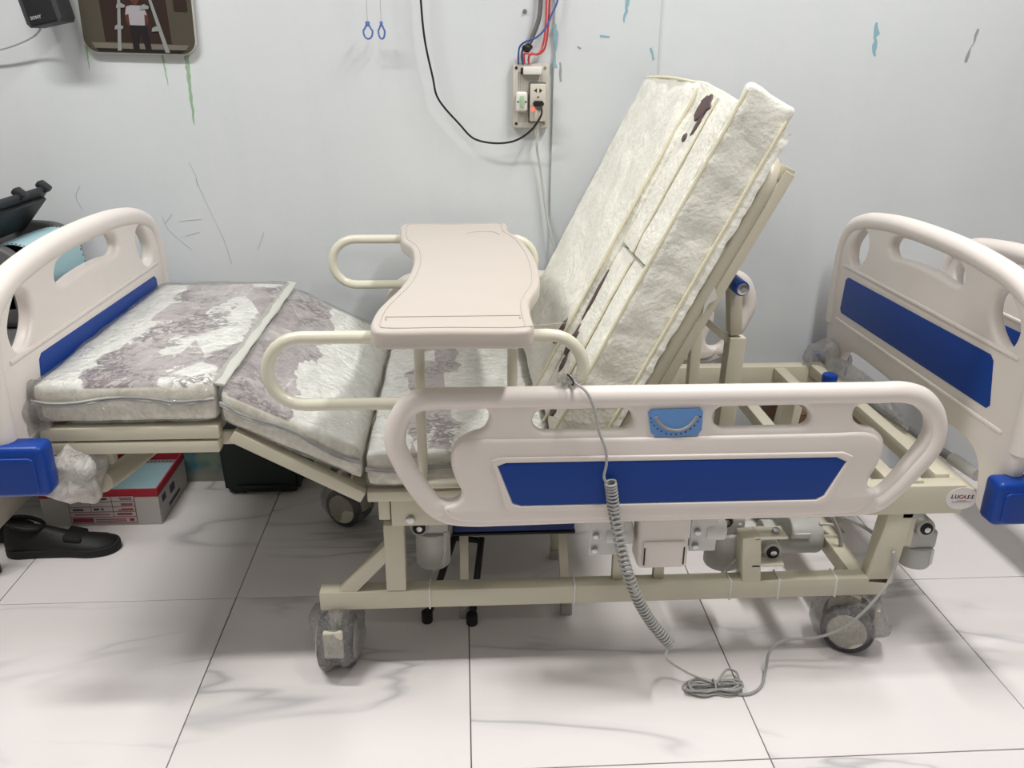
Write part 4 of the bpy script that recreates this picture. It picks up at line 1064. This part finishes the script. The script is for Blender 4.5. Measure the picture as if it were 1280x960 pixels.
# pull rings on strings
for u in (460, 477):
    p = at(u, 40, Y=2.49)
    o = empty('pull_cord', (p.x, 2.49, p.z-.02), 'thin string with a blue pull ring turned face-on to the room' if u < 470 else 'thin string with a blue pull ring turned partly edge-on', 'pull cord', 'blue pull rings')
    tw = .9 if u < 470 else .62
    bm = B(); sweep(bm, [V((p.x+.0135*tw*math.sin(t)*(1 if math.cos(t) < .3 else .75), 2.49, p.z+.017*math.cos(t))) for t in [2*math.pi*k/24 for k in range(24)]], .0026, 8, True); mk('ring', bm, 'ring_blue', o)
    bm = B(); box(bm, p.x-.0065*tw, p.x+.0065*tw, 2.486, 2.494, p.z+.014, p.z+.027, .002); mk('ring_neck', bm, 'ring_blue', o)
    bm = B(); sweep(bm, [V((p.x, 2.49, p.z+.025)), V((p.x-.002, 2.49, p.z+1.2))], .0009, 5); mk('string', bm, 'string', o)
# socket board
bx0, bx1, bz0, bz1 = at(641, 120, Y=2.52).x, at(686, 120, Y=2.52).x, at(660, 160, Y=2.52).z, at(660, 79, Y=2.52).z
sb_ = empty('socket_board', ((bx0+bx1)/2, WALL, bz0), 'grey plastic board with a switch, outlet and breaker on the wall', 'socket board')
fy = 2.520
bm = B(); box(bm, bx0, bx1, fy, WALL, bz0, bz1, .003); mk('base_plate', bm, 'board_plastic', sb_)
w_, h_ = bx1-bx0, bz1-bz0
def bp(fx, fz): return bx0+w_*fx, bz0+h_*fz
for fx, fz in ((.09, .93), (.88, .93), (.1, .07), (.88, .07)):
    x, z = bp(fx, fz); bm = B(); cyl(bm, (x, fy+.001, z), (x, fy-.002, z), .004, 10); mk('screw', bm, 'rod_grey' if fx > .5 else 'black_plastic', sb_)
# perforated field: rows of vent holes (too small to pick apart singly)
bm = B()
for i in range(15):
    for j in range(30):
        x, z = bp(.16+.64*i/14, .10+.76*j/29); box(bm, x-.0011, x+.0011, fy-.0005, fy+.001, z-.0011, z+.0011)
mk('vent_hole_field', bm, 'printer_dark', sb_, 30, 'stuff')
x0, z0 = bp(.27, .83); x1, z1 = bp(.78, .95)
bm = B(); box(bm, x0, x1, fy-.018, fy, z0, z1, .003); br_ = mk('breaker', bm, 'switch_white', sb_)
bm = B(); box(bm, x0-.006, x0+.001, fy-.012, fy, z0, z1-.003, .001); mk('breaker_side', bm, 'black_plastic', br_)
x0, z0 = bp(.08, .26); x1, z1 = bp(.40, .57)
bm = B(); box(bm, x0, x1, fy-.016, fy, z0, z1, .007, 3); sw = mk('switch', bm, 'switch_white', sb_)
bm = B(); box(bm, x0+w_*.11, x0+w_*.22, fy-.021, fy-.015, z0+h_*.07, z0+h_*.25, .002); mk('rocker', bm, 'switch_green', sw)
for xx in (x0+w_*.055, x0+w_*.27):
    bm = B(); cyl(bm, (xx, fy-.0155, z0+h_*.155), (xx, fy-.017, z0+h_*.155), .0025, 8); mk('screw', bm, 'black_plastic', sw)
x0, z0 = bp(.47, .11); x1, z1 = bp(.90, .69)
bm = B(); box(bm, x0, x1, fy-.020, fy, z0, z1, .003); ot = mk('outlet', bm, 'outlet_plastic', sb_)
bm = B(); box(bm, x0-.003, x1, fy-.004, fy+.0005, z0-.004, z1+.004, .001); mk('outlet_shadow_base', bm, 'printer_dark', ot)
for k, xx in enumerate((x0+w_*.14, x0+w_*.29)):
    zc = z0+h_*.48; s = -1 if k == 0 else 1
    bm = B(); vs = [(xx-s*.004, zc-.006), (xx+s*.004, zc), (xx-s*.004, zc+.006)]
    f = bm.faces.new([bm.verts.new((a, fy-.0208, b2)) for a, b2 in vs]); r = bmesh.ops.extrude_face_region(bm, geom=[f])
    for v in r['geom']:
        if isinstance(v, bmesh.types.BMVert): v.co.y += .003
    mk('socket_hole', bm, 'ink_black', ot)
bm = B(); cyl(bm, ((x0+x1)/2, fy-.0195, z0+h_*.38), ((x0+x1)/2, fy-.0207, z0+h_*.38), .0025, 8); mk('screw', bm, 'black_plastic', ot)
bm = B(); cyl(bm, (x0+w_*.075, fy-.019, z0+h_*.19), (x0+w_*.075, fy-.0225, z0+h_*.19), .0058, 12, .002); mk('neon_indicator', bm, 'neon', ot)
xc, zc = (x0+x1)/2, z0+h_*.28
# black plug + cable
pk = empty('black_power_cable', (xc, fy-.03, zc), 'black cable plugged in the outlet and swinging up across the wall', 'cable')
bm = B(); plate(bm, [(xc-.016, zc), (xc-.011, zc+.008), (xc+.011, zc+.008), (xc+.016, zc), (xc+.011, zc-.008), (xc-.011, zc-.008)], [], .022, .002, XZ(fy-.0325)); mk('plug', bm, 'black_plastic', pk)
yw = 2.505
P = [V((xc+.006, fy-.040, zc-.002)), at(677, 142, Y=2.472), at(668, 158, Y=2.475), at(655, 170, Y=2.49), at(640, 177, Y=yw), at(618, 179, Y=yw), at(592, 173, Y=yw), at(575, 156, Y=yw), at(547, 122, Y=yw), at(541, 97, Y=yw), at(531, 50, Y=yw), at(526, 0, Y=yw), at(524, -60, Y=yw)]
bm = B(); sweep(bm, catmull(P, 7), .0030, 8); mk('cable', bm, 'cable_black', pk)
# white lower plug + cord down behind the bed
wk = empty('white_power_cord', (xc, fy-.02, bz0-.02), 'thin white cord with plug hanging from the outlet down the wall', 'cord')
zz = z0+h_*.10
bm = B(); box(bm, xc-.009, xc+.010, fy-.034, fy-.0205, zz-.016, zz+.016, .003); mk('plug', bm, 'outlet_plastic', wk)
P = [V((xc, fy-.028, zz-.014)), at(672, 165, Y=2.51), at(671, 180, Y=2.515), at(676, 215, Y=2.525), at(682, 260, Y=2.525), at(690, 300, Y=2.515), at(700, 335, Y=2.51), at(705, 400, Y=2.51)]
bm = B(); sweep(bm, catmull(P, 6), .0036, 8); mk('cable', bm, 'cord_light', wk)
bm = B(); box(bm, xc-.006, xc+.006, 2.513, 2.525, bz0-.022, bz0-.004, .002); mk('cord_sleeve', bm, 'outlet_plastic', wk)
# feed wires from above
def feed(name, pts, r, mat, label, y=2.525):
    bm = B(); sweep(bm, catmull([at(u, v, Y=yy) for u, v, yy in pts], 7), r, 8); tag(mk(name, bm, mat), label, 'wire')
feed('feed_cable', [(680, -80, 2.53), (676, 0, 2.525), (674, 22, 2.52), (666, 45, 2.515), (660, 58, 2.512)], .0062, 'printer_dark', 'thick black taped cable running down to the socket board')
bm = B(); blob(bm, at(659, 60, Y=2.508), .013, .008, .012, .4, 3, 2, 2); tag(mk('cable_tape', bm, 'cable_black', None, 60), 'black tape knot on the wires just above the socket board', 'tape')
feed('red_feed_wire', [(687, -80, 2.53), (687, 0, 2.525), (685, 35, 2.52), (680, 62, 2.515), (672, 68, 2.512), (664, 67, 2.515), (661, 72, 2.516), (661, 80, 2.5185)], .0030, 'cable_red', 'red wire looping into the top of the socket board')
feed('red_feed_wire', [(683, -80, 2.517), (683, 5, 2.514), (682, 30, 2.510), (679, 55, 2.51), (674, 66, 2.505), (664, 68, 2.503), (656, 67, 2.505), (655.5, 79, 2.5185)], .0028, 'cable_red', 'second red wire beside the thick black taped cable')
feed('blue_feed_wire', [(702, -80, 2.515), (697, 0, 2.515), (690, 17, 2.508), (682, 35, 2.498), (670, 47, 2.495), (657, 52, 2.498), (650, 58, 2.508), (648, 68, 2.512), (648, 80, 2.519)], .0026, 'cable_blue', 'blue wire crossing over the red wires to the socket board')
feed('blue_feed_wire', [(668, 48, 2.518), (659, 55, 2.517), (653, 63, 2.517), (653, 80, 2.519)], .0026, 'cable_blue', 'short blue wire under the black tape knot')

# brown carton on the floor under the head end
bc = empty('brown_carton', (1.10, 2.38, 0), 'plain brown cardboard carton on the floor under the head end of the bed', 'box')
bm = B(); box(bm, .975, 1.26, 2.315, 2.52, 0, .30, .002, 1); o = mk('carton_body', bm, 'foam_brown', bc)
for y0_, y1_ in ((2.315, 2.416), (2.419, 2.52)):
    bm = B(); box(bm, .975, 1.26, y0_, y1_, .3005, .304, .0008, 1); mk('flap', bm, 'foam_brown', bc)
